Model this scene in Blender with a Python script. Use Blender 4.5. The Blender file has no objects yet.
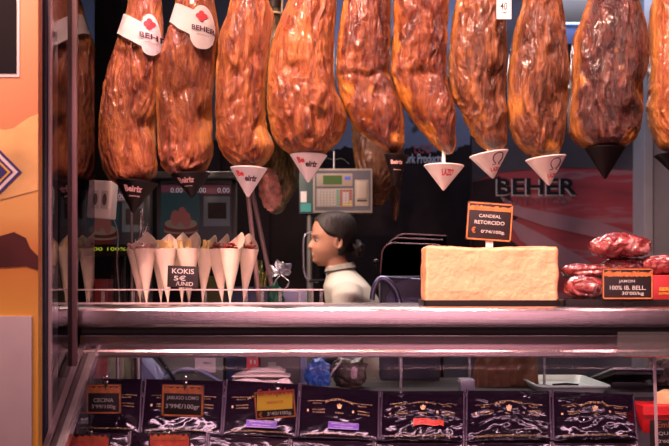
import bpy, bmesh, math, random
from mathutils import Vector, Matrix, noise
random.seed(7)
C = bpy.context.scene.collection
SC = bpy.context.scene
F, CX, HY, CZ = 900.0, 334.5, 285.0, 1.31          # focal length in px, optical axis column, horizon row, eye height
PI = math.pi
ZS = 1.25                                           # top of the counter shelf

def P(px, py, Y): return Vector(((px-CX)/F*Y, Y, CZ-(py-HY)/F*Y))
def X(px, Y): return (px-CX)/F*Y
def Z(py, Y): return CZ-(py-HY)/F*Y

# ------------------------------------------------------------------ materials
def newmat(name):
    m = bpy.data.materials.new(name); m.use_nodes = True
    return m, m.node_tree.nodes, m.node_tree.links, m.node_tree.nodes['Principled BSDF']
def mat(name, col, rough=.5, metal=0, noise_s=0, noise_a=.25, bump=0, bump_s=60, coat=0, emis=None, es=0, stretch=(1,1,1), spec=.5):
    m, N, L, b = newmat(name)
    b.inputs['Base Color'].default_value = (*col, 1); b.inputs['Roughness'].default_value = rough
    b.inputs['Metallic'].default_value = metal; b.inputs['Coat Weight'].default_value = coat
    b.inputs['Coat Roughness'].default_value = .08
    b.inputs['Specular IOR Level'].default_value = spec
    tc = N.new('ShaderNodeTexCoord'); mp = N.new('ShaderNodeMapping'); L.new(tc.outputs['Object'], mp.inputs[0])
    mp.inputs['Scale'].default_value = stretch
    n = N.new('ShaderNodeTexNoise'); n.inputs['Scale'].default_value = noise_s or 12; n.inputs['Detail'].default_value = 5
    L.new(mp.outputs[0], n.inputs['Vector'])
    mr = N.new('ShaderNodeMapRange'); L.new(n.outputs[0], mr.inputs[0])
    a = noise_a if noise_s else .06
    mr.inputs[1].default_value = .3; mr.inputs[2].default_value = .7; mr.inputs[3].default_value = 1-a; mr.inputs[4].default_value = 1+a
    mx = N.new('ShaderNodeMix'); mx.data_type = 'RGBA'; mx.blend_type = 'MULTIPLY'; mx.inputs[0].default_value = 1
    mx.inputs[6].default_value = (*col, 1); L.new(mr.outputs[0], mx.inputs[7]); L.new(mx.outputs[2], b.inputs['Base Color'])
    if bump:
        n2 = N.new('ShaderNodeTexNoise'); n2.inputs['Scale'].default_value = bump_s; n2.inputs['Detail'].default_value = 4
        L.new(mp.outputs[0], n2.inputs['Vector'])
        bp = N.new('ShaderNodeBump'); bp.inputs['Strength'].default_value = bump; bp.inputs['Distance'].default_value = .01
        L.new(n2.outputs[0], bp.inputs['Height']); L.new(bp.outputs[0], b.inputs['Normal'])
    if emis:
        b.inputs['Emission Color'].default_value = (*emis, 1); b.inputs['Emission Strength'].default_value = es
    return m
def glassmat(name, ior=1.45, rough=.02, tint=(1,1,1), haze=0, hazecol=(.8,.8,.8)):
    m, N, L, b = newmat(name); N.remove(b); out = N['Material Output']
    fr = N.new('ShaderNodeFresnel'); fr.inputs[0].default_value = ior
    t = N.new('ShaderNodeBsdfTransparent'); t.inputs[0].default_value = (*tint, 1)
    g = N.new('ShaderNodeBsdfGlossy'); g.inputs['Roughness'].default_value = rough
    ge = N.new('ShaderNodeNewGeometry'); ff = N.new('ShaderNodeMath'); ff.operation = 'SUBTRACT'; ff.inputs[0].default_value = 1; L.new(ge.outputs['Backfacing'], ff.inputs[1])
    fm = N.new('ShaderNodeMath'); fm.operation = 'MULTIPLY'; L.new(fr.outputs[0], fm.inputs[0]); L.new(ff.outputs[0], fm.inputs[1])   # reflect once per sheet, at the outer face
    mx = N.new('ShaderNodeMixShader'); L.new(fm.outputs[0], mx.inputs[0]); L.new(t.outputs[0], mx.inputs[1]); L.new(g.outputs[0], mx.inputs[2])
    last = mx
    if haze:
        d = N.new('ShaderNodeBsdfDiffuse'); d.inputs[0].default_value = (*hazecol, 1)
        m2 = N.new('ShaderNodeMixShader'); m2.inputs[0].default_value = haze
        L.new(mx.outputs[0], m2.inputs[1]); L.new(d.outputs[0], m2.inputs[2]); last = m2
    L.new(last.outputs[0], out.inputs[0])
    return m
def hammat(name, dark, mid, light, rind, seed, rough=.28, facew=1.0):
    m, N, L, b = newmat(name)
    tc = N.new('ShaderNodeTexCoord')
    mp = N.new('ShaderNodeMapping'); mp.inputs['Location'].default_value = (seed*3.1, seed*1.7, seed*.9); mp.inputs['Scale'].default_value = (1.3,1.3,.34)
    L.new(tc.outputs['Object'], mp.inputs[0])
    def nz(s, d, dist=0, r=.6):
        n = N.new('ShaderNodeTexNoise'); n.inputs['Scale'].default_value = s; n.inputs['Detail'].default_value = d
        n.inputs['Distortion'].default_value = dist; n.inputs['Roughness'].default_value = r; L.new(mp.outputs[0], n.inputs['Vector']); return n
    def mixc(f, a, bb, mode='MIX'):
        x = N.new('ShaderNodeMix'); x.data_type = 'RGBA'; x.blend_type = mode
        for v, i in ((f,0),(a,6),(bb,7)):
            if hasattr(v, 'links') or hasattr(v, 'is_linked'): L.new(v, x.inputs[i])
            else: x.inputs[i].default_value = v if i == 0 else (*v, 1)
        return x.outputs[2]
    n1 = nz(20, 8, 1.0, .72)
    r = N.new('ShaderNodeValToRGB'); L.new(n1.outputs[0], r.inputs[0])
    e = r.color_ramp.elements; e[0].position = .34; e[0].color = (*dark, 1); e[1].position = .66; e[1].color = (*light, 1)
    k = e.new(.49); k.color = (*mid, 1)
    # rind (golden skin) along the edges and in patches: attribute painted from the cut of the ham
    at = N.new('ShaderNodeAttribute'); at.attribute_name = 'rind'
    n2 = nz(9, 4, .6)
    ad = N.new('ShaderNodeMath'); ad.operation = 'ADD'; L.new(at.outputs['Fac'], ad.inputs[0]); L.new(n2.outputs[0], ad.inputs[1])
    mr = N.new('ShaderNodeMapRange'); L.new(ad.outputs[0], mr.inputs[0]); mr.inputs[1].default_value = .98; mr.inputs[2].default_value = 1.28
    mr.inputs[4].default_value = facew
    n3 = nz(60, 3)
    rr = N.new('ShaderNodeMapRange'); L.new(n3.outputs[0], rr.inputs[0]); rr.inputs[1].default_value = .3; rr.inputs[2].default_value = .7; rr.inputs[3].default_value = .7; rr.inputs[4].default_value = 1.25
    rc = mixc(1.0, rind, rr.outputs[0], 'MULTIPLY')
    c = mixc(mr.outputs[0], r.outputs[0], rc)
    # dark mould and spice freckles
    n4 = nz(110, 2); s4 = N.new('ShaderNodeMapRange'); L.new(n4.outputs[0], s4.inputs[0]); s4.inputs[1].default_value = .62; s4.inputs[2].default_value = .72; s4.inputs[4].default_value = .6
    c = mixc(s4.outputs[0], c, (.05,.012,.006))
    L.new(c, b.inputs['Base Color'])
    n5 = nz(26, 4)
    ro = N.new('ShaderNodeMapRange'); L.new(n5.outputs[0], ro.inputs[0]); ro.inputs[1].default_value = .3; ro.inputs[2].default_value = .7; ro.inputs[3].default_value = rough-.08; ro.inputs[4].default_value = rough+.2
    L.new(ro.outputs[0], b.inputs['Roughness'])
    b.inputs['Coat Weight'].default_value = .28; b.inputs['Coat Roughness'].default_value = .16; b.inputs['Specular IOR Level'].default_value = .42
    b.inputs['Subsurface Weight'].default_value = .0
    n6 = nz(55, 5, 1.0, .65)
    b1 = N.new('ShaderNodeBump'); b1.inputs['Strength'].default_value = .9; b1.inputs['Distance'].default_value = .014; L.new(n6.outputs[0], b1.inputs['Height'])
    b2 = N.new('ShaderNodeBump'); b2.inputs['Strength'].default_value = .5; b2.inputs['Distance'].default_value = .012; L.new(n1.outputs[0], b2.inputs['Height']); L.new(b1.outputs[0], b2.inputs['Normal'])
    L.new(b2.outputs[0], b.inputs['Normal'])
    return m

M = {}
M['steel'] = mat('brushed_steel', (.56,.47,.49), .24, 1, noise_s=30, noise_a=.12, bump=.05, bump_s=90, stretch=(.05,1,14))
M['steel_dark'] = mat('dull_steel', (.35,.33,.34), .38, 1, noise_s=20, noise_a=.15)
M['chrome'] = mat('chrome', (.75,.72,.72), .12, 1)
M['blackplastic'] = mat('black_plastic', (.012,.009,.010), .4, spec=.25)
M['blackmatte'] = mat('black_matte', (.012,.010,.011), .6)
M['blackcard'] = mat('black_card', (.02,.012,.014), .45)
M['whiteplastic'] = mat('white_plastic', (.80,.78,.76), .35)
M['keywhite'] = mat('key_white', (.42,.41,.40), .5)
M['cupwhite'] = mat('white_cup_plastic', (.86,.84,.82), .38)
M['cupblack'] = mat('black_cup_plastic', (.008,.006,.007), .55, spec=.15)
M['paper'] = mat('greaseproof_paper', (.88,.76,.60), .65, noise_s=25, noise_a=.05)
M['whitepaper'] = mat('white_paper', (.85,.82,.80), .6)
M['red'] = mat('red_plastic', (.75,.02,.02), .35)
M['redink'] = mat('red_ink', (.70,.03,.04), .5)
M['darkink'] = mat('dark_ink', (.06,.02,.03), .5)
M['chalk'] = mat('white_chalk', (.62,.60,.58), .8)
M['orangeprint'] = mat('orange_print', (.62,.20,.06), .5, noise_s=60, noise_a=.3)
M['yellowprint'] = mat('yellow_print', (.90,.62,.05), .5)
M['gold'] = mat('gold_print', (.72,.50,.22), .4, noise_s=60, noise_a=.3)
M['purple'] = mat('purple_label', (.20,.09,.55), .45)
M['redlabel'] = mat('red_label', (.85,.10,.05), .45)
M['cheese'] = mat('pressed_block', (.86,.50,.29), .42, noise_s=14, noise_a=.10, bump=.35, bump_s=70)
M['cheeserind'] = mat('block_skin', (.66,.32,.17), .35, noise_s=20, noise_a=.3, bump=.4, bump_s=50)
M['ham_slice'] = mat('sliced_ham', (.88,.52,.46), .35, noise_s=50, noise_a=.25)
M['cheese_stick'] = mat('cheese_stick', (.95,.68,.28), .5, noise_s=40, noise_a=.12)
M['chorizo'] = mat('chorizo_slice', (.38,.05,.03), .35, noise_s=90, noise_a=.45)
M['glass'] = glassmat('clear_glass', 1.35, .01)
M['sideglass'] = glassmat('side_glass', 1.45, .01, (.66,.64,.68))
M['acrylic'] = glassmat('clear_acrylic', 1.5, .05, (.93,.93,.93), .05, (.8,.8,.8))
M['skin'] = None
M['worktop'] = mat('worktop_steel', (.035,.03,.033), .7, 0, spec=.15)

# ------------------------------------------------------------------ object helpers
def props(o, label=None, cat=None, group=None, kind=None):
    if label: o['label'] = label
    if cat: o['category'] = cat
    if group: o['group'] = group
    if kind: o['kind'] = kind
    return o
def thing(name, label, cat, loc, group=None, rot=(0,0,0)):
    o = bpy.data.objects.new(name, None); C.objects.link(o); o.location = loc; o.rotation_euler = rot
    o.empty_display_size = .05
    o['_o'] = tuple(loc)
    return props(o, label, cat, group)
ORG = {}
def origin(o):
    while o.parent: o = o.parent
    return Vector(o.location)
def link(name, bm, m, parent=None, label=None, smooth=True, local=False, base=None, angle=40):
    """bm in world coordinates unless local"""
    me = bpy.data.meshes.new(name)
    if parent is not None and not local:
        bmesh.ops.translate(bm, verts=bm.verts, vec=-origin(parent))
    if parent is None and not local:
        if base is None:
            xs = [v.co for v in bm.verts]
            mn = Vector((min(v.x for v in xs), min(v.y for v in xs), min(v.z for v in xs))); mx = Vector((max(v.x for v in xs), max(v.y for v in xs), max(v.z for v in xs)))
            base = Vector(((mn.x+mx.x)/2, (mn.y+mx.y)/2, mn.z))
        bmesh.ops.translate(bm, verts=bm.verts, vec=-Vector(base))
    bm.normal_update()
    if smooth:
        for f in bm.faces: f.smooth = True
        for e in bm.edges:
            if len(e.link_faces) == 2 and e.calc_face_angle(0) > math.radians(angle): e.smooth = False
    bm.to_mesh(me); bm.free()
    for mm in (m if isinstance(m, (list, tuple)) else [m]): me.materials.append(mm)
    o = bpy.data.objects.new(name, me); C.objects.link(o)
    if parent is not None: o.parent = parent
    elif not local: o.location = base
    if label: o['label'] = label
    return o
def BM(): return bmesh.new()
def box(bm, x0, x1, y0, y1, z0, z1, bev=0, mtx=None, mi=0, seg=2):
    vs = [bm.verts.new((x,y,z)) for x in (x0,x1) for y in (y0,y1) for z in (z0,z1)]
    fs = [bm.faces.new([vs[i] for i in q]) for q in ((0,1,3,2),(4,6,7,5),(0,4,5,1),(2,3,7,6),(0,2,6,4),(1,5,7,3))]
    for f in fs: f.material_index = mi
    allv = set(vs)
    if bev:
        es = set(e for f in fs for e in f.edges)
        r = bmesh.ops.bevel(bm, geom=list(es), offset=bev, segments=seg, affect='EDGES', profile=.6)
        allv = set(v for f in r['faces'] for v in f.verts) | set(v for v in vs if v.is_valid)
        for f in r['faces']: f.material_index = mi
    if mtx is not None: bmesh.ops.transform(bm, matrix=mtx, verts=list(allv))
    return bm
def tube(bm, pts, rad, seg=10, cap=True, mi=0, flat=1.0):
    pts = [Vector(p) for p in pts]; n = len(pts)
    rad = rad if isinstance(rad, (list, tuple)) else [rad]*n
    rings = []; up = None
    for i in range(n):
        t = (pts[min(i+1,n-1)]-pts[max(i-1,0)]).normalized()
        if up is None:
            up = Vector((0,0,1)) if abs(t.z) < .9 else Vector((0,1,0))
        a = t.cross(up).normalized(); b_ = a.cross(t).normalized(); up = b_
        rings.append([bm.verts.new(pts[i]+a*rad[i]*math.cos(2*PI*k/seg)+b_*rad[i]*flat*math.sin(2*PI*k/seg)) for k in range(seg)])
    for i in range(n-1):
        for k in range(seg):
            f = bm.faces.new((rings[i][k], rings[i][(k+1)%seg], rings[i+1][(k+1)%seg], rings[i+1][k])); f.material_index = mi
    if cap:
        for r in (rings[0], rings[-1]):
            f = bm.faces.new(r); f.material_index = mi
    return bm
def curve_pts(ctrl, n=8):
    """Catmull-Rom through the control points"""
    c = [Vector(p) for p in ctrl]; c = [c[0]*2-c[1]] + c + [c[-1]*2-c[-2]]; out = []
    for i in range(1, len(c)-2):
        for k in range(n):
            t = k/n; a,b_,d,e = c[i-1],c[i],c[i+1],c[i+2]
            out.append(.5*((2*b_)+(-a+d)*t+(2*a-5*b_+4*d-e)*t*t+(-a+3*b_-3*d+e)*t**3))
    out.append(c[-2]); return out
def loft(bm, rings, cap=True, mi=0):
    R = [[bm.verts.new(p) for p in r] for r in rings]; n = len(R[0])
    for i in range(len(R)-1):
        for k in range(n):
            f = bm.faces.new((R[i][k], R[i][(k+1)%n], R[i+1][(k+1)%n], R[i+1][k])); f.material_index = mi
    if cap:
        bm.faces.new(R[0]).material_index = mi; bm.faces.new(R[-1]).material_index = mi
    return R
def ring(c, rx, ry, n=24, e=2.0):
    out = []
    for k in range(n):
        a = 2*PI*k/n; ca, sa = math.cos(a), math.sin(a)
        out.append(Vector((c[0]+rx*math.copysign(abs(ca)**(2/e), ca), c[1]+ry*math.copysign(abs(sa)**(2/e), sa), c[2])))
    return out
def interp(tab, t):
    if t <= tab[0][0]: return tab[0][1:]
    for a, b_ in zip(tab, tab[1:]):
        if t <= b_[0]:
            u = (t-a[0])/(b_[0]-a[0]); return tuple(p+(q-p)*u for p, q in zip(a[1:], b_[1:]))
    return tab[-1][1:]
def csint(tab, t):
    """smooth (monotone-ish Catmull) interpolation of a table"""
    n = len(tab)
    if t <= tab[0][0]: return tab[0][1:]
    if t >= tab[-1][0]: return tab[-1][1:]
    for i in range(n-1):
        if t <= tab[i+1][0]:
            p1, p2 = tab[i], tab[i+1]; p0 = tab[i-1] if i else p1; p3 = tab[i+2] if i+2 < n else p2
            h = p2[0]-p1[0]; u = (t-p1[0])/h; out = []
            for k in range(1, len(p1)):
                m1 = (p2[k]-p0[k])/max(p2[0]-p0[0],1e-6)*h; m2 = (p3[k]-p1[k])/max(p3[0]-p1[0],1e-6)*h
                out.append((2*u**3-3*u*u+1)*p1[k]+(u**3-2*u*u+u)*m1+(-2*u**3+3*u*u)*p2[k]+(u**3-u*u)*m2)
            return tuple(out)
_tc = {}
def text_geo(s, bold=0):
    key = (s, bold)
    if key in _tc: return _tc[key]
    cu = bpy.data.curves.new('t', 'FONT'); cu.body = s; cu.size = 1; cu.offset = bold; cu.resolution_u = 3
    ob = bpy.data.objects.new('t', cu); C.objects.link(ob)
    dg = bpy.context.evaluated_depsgraph_get(); dg.update()
    me = bpy.data.meshes.new_from_object(ob.evaluated_get(dg))
    V = [v.co.copy() for v in me.vertices]; Fc = [tuple(p.vertices) for p in me.polygons]
    bpy.data.objects.remove(ob); bpy.data.meshes.remove(me); bpy.data.curves.remove(cu)
    xs = [v.x for v in V]; ys = [v.y for v in V]
    if V:
        x0, x1, y0, y1 = min(xs), max(xs), min(ys), max(ys)
        V = [((v.x-x0)/(x1-x0)-.5, (v.y-y0)/(y1-y0)-.5) for v in V]
    _tc[key] = (V, Fc); return _tc[key]
def text(bm, s, w, h, fn, mi=0, bold=.01):
    """lay a line of writing w by h, centred at 0,0, and map (u,v) -> 3D with fn"""
    V, Fc = text_geo(s, bold)
    vs = [bm.verts.new(fn(u*w, v*h)) for u, v in V]
    for f in Fc:
        try: bm.faces.new([vs[i] for i in f]).material_index = mi
        except ValueError: pass
def flatfn(px, py, Y, tilt=0, off=.001):
    c = P(px, py, Y); ca, sa = math.cos(tilt), math.sin(tilt)
    return lambda u, v: (c.x+u*ca-v*sa, c.y-off, c.z+u*sa+v*ca)
def quad(bm, pts, mi=0):
    f = bm.faces.new([bm.verts.new(p) for p in pts]); f.material_index = mi; return f
def copy_tree(o, parent=None):
    c = o.copy(); C.objects.link(c); c.parent = parent
    for ch in list(o.children): copy_tree(ch, c)
    return c
def quick(name, label, cat, bm, m, group=None, **k):
    return props(link(name, bm, m, None, **k), label, cat, group)

# ------------------------------------------------------------------ setting
def struct(name, bm, m): return props(link(name, bm, m, None, smooth=False), kind='structure')
mfloor = mat('floor_tiles', (.16,.12,.11), .35, noise_s=4, noise_a=.3)
mceil = mat('ceiling_paint', (.16,.16,.18), .8, noise_s=2, noise_a=.1)
mback = mat('back_wall_paint', (.075,.078,.105), .8, noise_s=2, noise_a=.15, spec=.2)
mside = mat('side_wall_paint', (.05,.045,.05), .8, noise_s=2, noise_a=.15)
WY = 5.2
struct('floor', box(BM(), -3.2, 3.2, -1.5, WY+.1, -.1, 0), mfloor)
struct('ceiling', box(BM(), -3.2, 3.2, 2.2, WY+.1, 3.05, 3.15), mceil)
struct('wall_back', box(BM(), -3.2, 3.2, WY, WY+.1, 0, 3.05), mback)
struct('wall_left', box(BM(), -3.2, -3.1, 2.2, WY, 0, 3.05), mside)
struct('wall_right', box(BM(), 3.1, 3.2, 2.2, WY, 0, 3.05), mside)
# grey upright frame at the right end of the back wall
b = BM(); box(b, X(643,5.0), X(652,5.0), 4.98, 5.19, 0, 3.04, .004); box(b, X(655,5.0), X(690,5.0), 5.02, 5.19, 0, 3.04, .004)
struct('trim_1', b, mat('grey_frame_paint', (.26,.26,.30), .5))
# shelf and light of the wall cabinet high at the back
t = thing('wall_cabinet', 'grey wall cabinet with a lit blue strip high between two hams', 'cabinet', (X(572,4.95), 5.0, Z(45,4.95)))
b = BM(); box(b, X(545,4.9), X(615,4.9), 4.9, 5.19, Z(-2,4.9), Z(22,4.9), .005); link('body', b, mat('cabinet_paint', (.08,.07,.065), .6), t)
b = BM(); box(b, X(548,4.92), X(612,4.92), 4.92, 5.19, Z(44,4.92), Z(24,4.92), .004)
link('panel', b, mat('blue_panel', (.10,.14,.32), .5), t)
b = BM(); box(b, X(550,4.93), X(610,4.93), 4.905, 4.925, Z(24,4.92), Z(22.2,4.92)); link('light_strip', b, mat('light_strip', (.8,.9,1), .5, emis=(.55,.75,1), es=2.2), t)

mdk = mat('added_backdrop_dark', (.014,.010,.012), .8, noise_s=3, noise_a=.5, spec=.08)  # near-black for the two cabinets added to darken the back wall
t = thing('added_dark_cabinet_left', 'added tall near-black cabinet shape that darkens the far left behind the hams', 'cabinet', (X(90,4.9), 5.0, 0))  # unseen cabinet, added to make the wall behind the left hams dark
b = BM(); box(b, X(30,4.85), X(119,4.85), 4.88, 5.19, 0, 2.98, .006); link('carcass', b, mdk, t)
b = BM(); box(b, X(32,4.85), X(75,4.85), 4.86, 4.88, .1, 2.94, .004); link('door', b, mdk, t)
b = BM(); box(b, X(77,4.85), X(117,4.85), 4.86, 4.88, .1, 2.94, .004); link('door', b, mdk, t)
t = thing('added_dark_cabinet_back', 'added long dark cabinet shape that darkens the back wall behind the seller', 'cabinet', (X(250,4.9), 5.0, 0))  # unseen cabinet, added so the lower wall behind the seller goes dark
b = BM(); box(b, X(121,4.9), X(322,4.9), 4.90, 5.16, 0, Z(140,4.9), .006); link('carcass', b, mdk, t)
for k in range(4):
    b = BM(); box(b, X(123+k*50,4.9), X(170+k*50,4.9), 4.88, 4.90, .1, Z(143,4.9), .004); link('door', b, mdk, t)
# ------------------------------------------------------------------ back wall banner
by = 5.17
t = thing('wall_banner', 'dark red and grey printed wall banner with a brand name, behind the right-hand hams', 'banner', (X(510,by), by, Z(335,by)))
b = BM(); box(b, X(472,by), X(642,by), by, by+.02, Z(335,by), Z(-30,by))
m, N, L, bs = newmat('banner_print')
tc = N.new('ShaderNodeTexCoord'); mp = N.new('ShaderNodeMapping'); mp.inputs['Rotation'].default_value = (0, math.radians(-22), 0); mp.inputs['Scale'].default_value = (.8,1,6)
L.new(tc.outputs['Object'], mp.inputs[0]); n = N.new('ShaderNodeTexNoise'); n.inputs['Scale'].default_value = 1.6; n.inputs['Detail'].default_value = 5; L.new(mp.outputs[0], n.inputs[0])
r = N.new('ShaderNodeValToRGB'); L.new(n.outputs[0], r.inputs[0]); e = r.color_ramp.elements
e[0].position = .3; e[0].color = (.10,.012,.02,1); e[1].position = .75; e[1].color = (.16,.03,.04,1)
for p_, c_ in ((.45,(.18,.016,.028)),(.56,(.20,.02,.035)),(.59,(.19,.08,.10)),(.62,(.18,.07,.09)),(.64,(.16,.02,.035))): k = e.new(p_); k.color = (*c_,1)
L.new(r.outputs[0], bs.inputs['Base Color']); bs.inputs['Roughness'].default_value = .55
link('printed_panel', b, m, t, smooth=False)
b = BM()  # dark landscape band printed above the red slice
quad(b, [P(472,-30,by-.003), P(642,-30,by-.003), P(642,170,by-.003), P(560,167,by-.003), P(500,172,by-.003), P(472,182,by-.003)][::-1])
for i, x in enumerate((560,585,612)):
    pass
link('upper_print', b, mat('banner_night', (.04,.036,.05), .6, spec=.2, noise_s=3, noise_a=.5), t, smooth=False)
b = BM(); quad(b, [P(472,182,by-.004), P(500,176,by-.004), P(520,215,by-.004), P(500,235,by-.004), P(472,225,by-.004)][::-1])
quad(b, [P(472,225,by-.0045), P(500,232,by-.0045), P(540,262,by-.0045), P(550,334,by-.0045), P(472,334,by-.0045)][::-1])
link('dark_print', b, mat('banner_dark', (.016,.008,.011), .7, spec=.1, noise_s=4, noise_a=.4), t, smooth=False)
b = BM()
quad(b, [P(500,196,by-.005), P(522,207,by-.005), P(600,222,by-.005), P(642,236,by-.005), P(642,248,by-.005), P(590,236,by-.005), P(545,226,by-.005), P(510,214,by-.005)][::-1])
quad(b, [P(505,216,by-.005), P(545,236,by-.005), P(590,262,by-.005), P(620,300,by-.005), P(600,300,by-.005), P(560,268,by-.005), P(520,240,by-.005)][::-1])
link('pale_streak', b, mat('banner_streak', (.19,.10,.13), .35, noise_s=5, noise_a=.2), t, smooth=False)
b = BM(); text(b, 'BEHER', X(577,by)-X(497,by), .096, flatfn(537, 186.5, by-.008), bold=.03)
me_let = link('raised_letters', b, mat('black_letters', (.010,.008,.012), .7, spec=.1), t, smooth=False)
b = BM(); text(b, 'BEHER', X(577,by)-X(497,by), .096, flatfn(536.0, 187.6, by-.006), bold=.03)
link('letter_edges', b, mat('steel_letter_edge', (.42,.42,.48), .35), t, smooth=False)
b = BM(); text(b, 'AUTENTICO', X(568,by)-X(503,by), .04, flatfn(535, 201.5, by-.007), bold=0); text(b, '\u2013 MADRID \u2013'.replace('MADRID',''), .06, .004, flatfn(541, 208, by-.007))
link('small_letters', b, mat('dull_letters', (.06,.02,.04), .4), t, smooth=False)
# product poster in the middle
t = thing('wall_poster', 'dusky blue wall poster reading Pork Products behind the middle hams', 'poster', (X(420,by), by, Z(330,by)))
b = BM(); box(b, X(322,by), X(470,by), by, by+.02, Z(330,by), Z(-30,by)); link('printed_panel', b, mat('poster_sky', (.085,.10,.17), .6, spec=.2, noise_s=2, noise_a=.3), t, smooth=False)
b = BM(); xs = [322+i*2 for i in range(75)]
top = [P(x, 148+7*noise.noise(Vector((x*.05,0,0)))+5*noise.noise(Vector((x*.21,3,0))), by-.003) for x in xs]
quad(b, [P(322,330,by-.003)]+[P(470,330,by-.003)]+top[::-1]); link('tree_line', b, mat('poster_trees', (.012,.008,.010), .8, spec=.1, noise_s=6, noise_a=.5), t, smooth=False)
b = BM(); text(b, '9', .075, .135, flatfn(416, 120, by-.005), bold=.02); link('numeral', b, M['blackmatte'], t, smooth=False)
b = BM(); text(b, 'LCO', .10, .05, flatfn(423, 149, by-.005)); link('red_word', b, mat('dull_red_ink', (.22,.02,.03), .5), t, smooth=False)
b = BM(); text(b, 'Pork Products', X(442,by)-X(402,by), .055, flatfn(422, 158.5, by-.006), bold=.01); link('white_words', b, mat('pale_ink', (.42,.44,.55), .5), t, smooth=False)

# ------------------------------------------------------------------ hams
HAMS = {
 1: dict(p=[(0,127,161),(20,124,163),(40,117,163),(60,110,161),(80,105,159),(100,102,157),(130,99.5,155),(155,100,156),(170,103,156.5),(180,109,150),(187,120,138)]),
 2: dict(p=[(0,177,214),(20,172,217),(40,165,218),(60,159.5,217),(80,157.5,215),(105,156.5,213),(130,156.5,213),(150,157.5,214),(163,160,210),(173,168,203),(180,181,190)]),
 3: dict(p=[(0,231,269),(15,228,275),(30,222,274),(50,217,270),(75,215.5,267),(100,215,265),(120,215,266),(138,216,271),(148,219,274),(158,225,270),(166,234,262),(170,244,253)]),
 4: dict(p=[(0,288,337),(20,280,337),(45,271.5,336),(70,268,335),(90,267,337),(108,267,346),(122,269,348),(136,272,343),(147,279,333),(154,289,323),(158,301,312)]),
 5: dict(p=[(0,343,391),(30,339,390.5),(60,336.5,390),(75,335.5,390),(90,337,396),(105,342,402),(120,350,404),(135,362,404),(147,379,403),(153,390,398)]),
 6: dict(p=[(0,394,449),(30,392.5,447),(60,391.5,446),(75,391.5,446.5),(90,396,449),(105,402,454),(120,411,457),(135,424,457),(146,435,457),(153,444,453)]),
 7: dict(p=[(0,457,504),(20,452,506),(45,448.5,507),(75,448,506),(95,451,506),(110,458.5,507),(130,468,507),(143,479,507),(152,489,501)]),
 8: dict(p=[(0,524,560),(25,516,564),(50,511,567),(75,507.5,569.5),(95,507,569),(115,508,566),(132,511,565),(145,518,563),(154,529,559),(159,540,552)]),
 9: dict(p=[(0,588,636),(20,581,642),(40,574,646),(60,572,647),(80,570.5,645),(100,569,644),(120,568,641),(135,571,637),(145,582,629),(151,598,614)]),
 10: dict(p=[(0,653,700),(30,650,708),(60,648.5,712),(100,648,715),(120,650,714),(135,655,708),(147,662,700),(154,676,690)]),
}
HY0 = 2.70
RAILZ = 2.62
OR = dict(dark=(.065,.014,.008), mid=(.22,.055,.018), light=(.44,.16,.05), rind=(.52,.21,.05))
hm = {
 'a': hammat('cured_ham_orange', seed=1, **OR),
 'b': hammat('cured_ham_amber', (.10,.020,.010), (.27,.065,.020), (.48,.17,.05), (.56,.23,.055), 2.3),
 'c': hammat('cured_ham_red', (.022,.005,.004), (.125,.022,.009), (.29,.08,.020), (.52,.18,.022), 3.7, .22),
 'd': hammat('cured_ham_brown', (.030,.009,.005), (.13,.035,.013), (.33,.115,.035), (.44,.165,.03), 4.4, .24),
 'e': hammat('cured_ham_dark', (.012,.005,.006), (.055,.014,.012), (.17,.046,.026), (.46,.17,.03), 5.9, .22, .8),
}
mhoof = mat('ham_hoof', (.02,.015,.012), .5, noise_s=30, noise_a=.4)
mrope = mat('hanging_rope', (.55,.45,.30), .8, noise_s=90, noise_a=.3)
hamlab = {
 1: ('leftmost cured ham with a white paper band, hanging beside the white socket box','a'),
 2: ('second cured ham from the left, white brand band with a red emblem','a'),
 3: ('plump orange cured ham above a white cup, third from the left, no paper band','b'),
 4: ('widest bright orange ham of the row, hanging just left of the scale','b'),
 5: ('reddish folded ham with a black cup, hanging right above the scale','c'),
 6: ('slanting ham tapering to the white cup that hangs on a white peg','c'),
 7: ('brown ham with a small white price tag at its upper right','d'),
 8: ('brown veined ham right above the white cup overlapping the wall brand name','d'),
 9: ('darkest purple-brown wrinkled ham, a black cup beneath','e'),
 10: ('smooth orange ham cut off by the right edge of the view','b'),
}
DIMP = {1:[(150,128,7,.02),(140,100,10,.008)],2:[(211,118,8,.022),(190,95,9,.01)],3:[(240,80,7,.012),(258,60,6,.012),(262,130,8,.015)],4:[(292,75,6,.014),(322,123,9,.02),(305,110,8,.012)],
  5:[(368,78,14,.016),(378,96,10,.02),(350,95,8,.01)],6:[(424,74,14,.020),(438,95,8,.01)],7:[(493,80,9,.024),(497,98,8,.016)],8:[(562,95,9,.02),(545,60,7,.012)],9:[(638,92,10,.024),(600,60,6,.01),(620,120,8,.012)],10:[(668,60,9,.01)]}
FOLD = {5:82, 6:78}
PATCH = {4:[(323,113,9),(300,20,12)],5:[(370,94,8),(346,92,8),(392,140,8)],6:[(403,100,10),(430,132,9),(396,50,4)],7:[(468,60,8),(480,120,9)],8:[(514,110,8),(545,148,10),(535,50,4)],9:[(632,92,9),(607,58,4),(612,75,5),(622,140,10),(575,85,5)],2:[(205,140,9)],3:[(262,140,10),(232,40,8)],1:[(125,150,12)]}
HD = {}
def ham_env(i, px, py):
    """front surface of the smooth ham form at that sight line"""
    tab = HD[i]['tab']; z = Z(py, HY0); l, r, dy = csint(tab, -z)
    cx, a = (l+r)/2, (r-l)/2; x = X(px, HY0); u = max(-1, min(1, (x-cx)/a))
    return Vector((x, HY0 - dy*(max(0,1-abs(u)**2.2))**(1/2.2), z))
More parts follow.
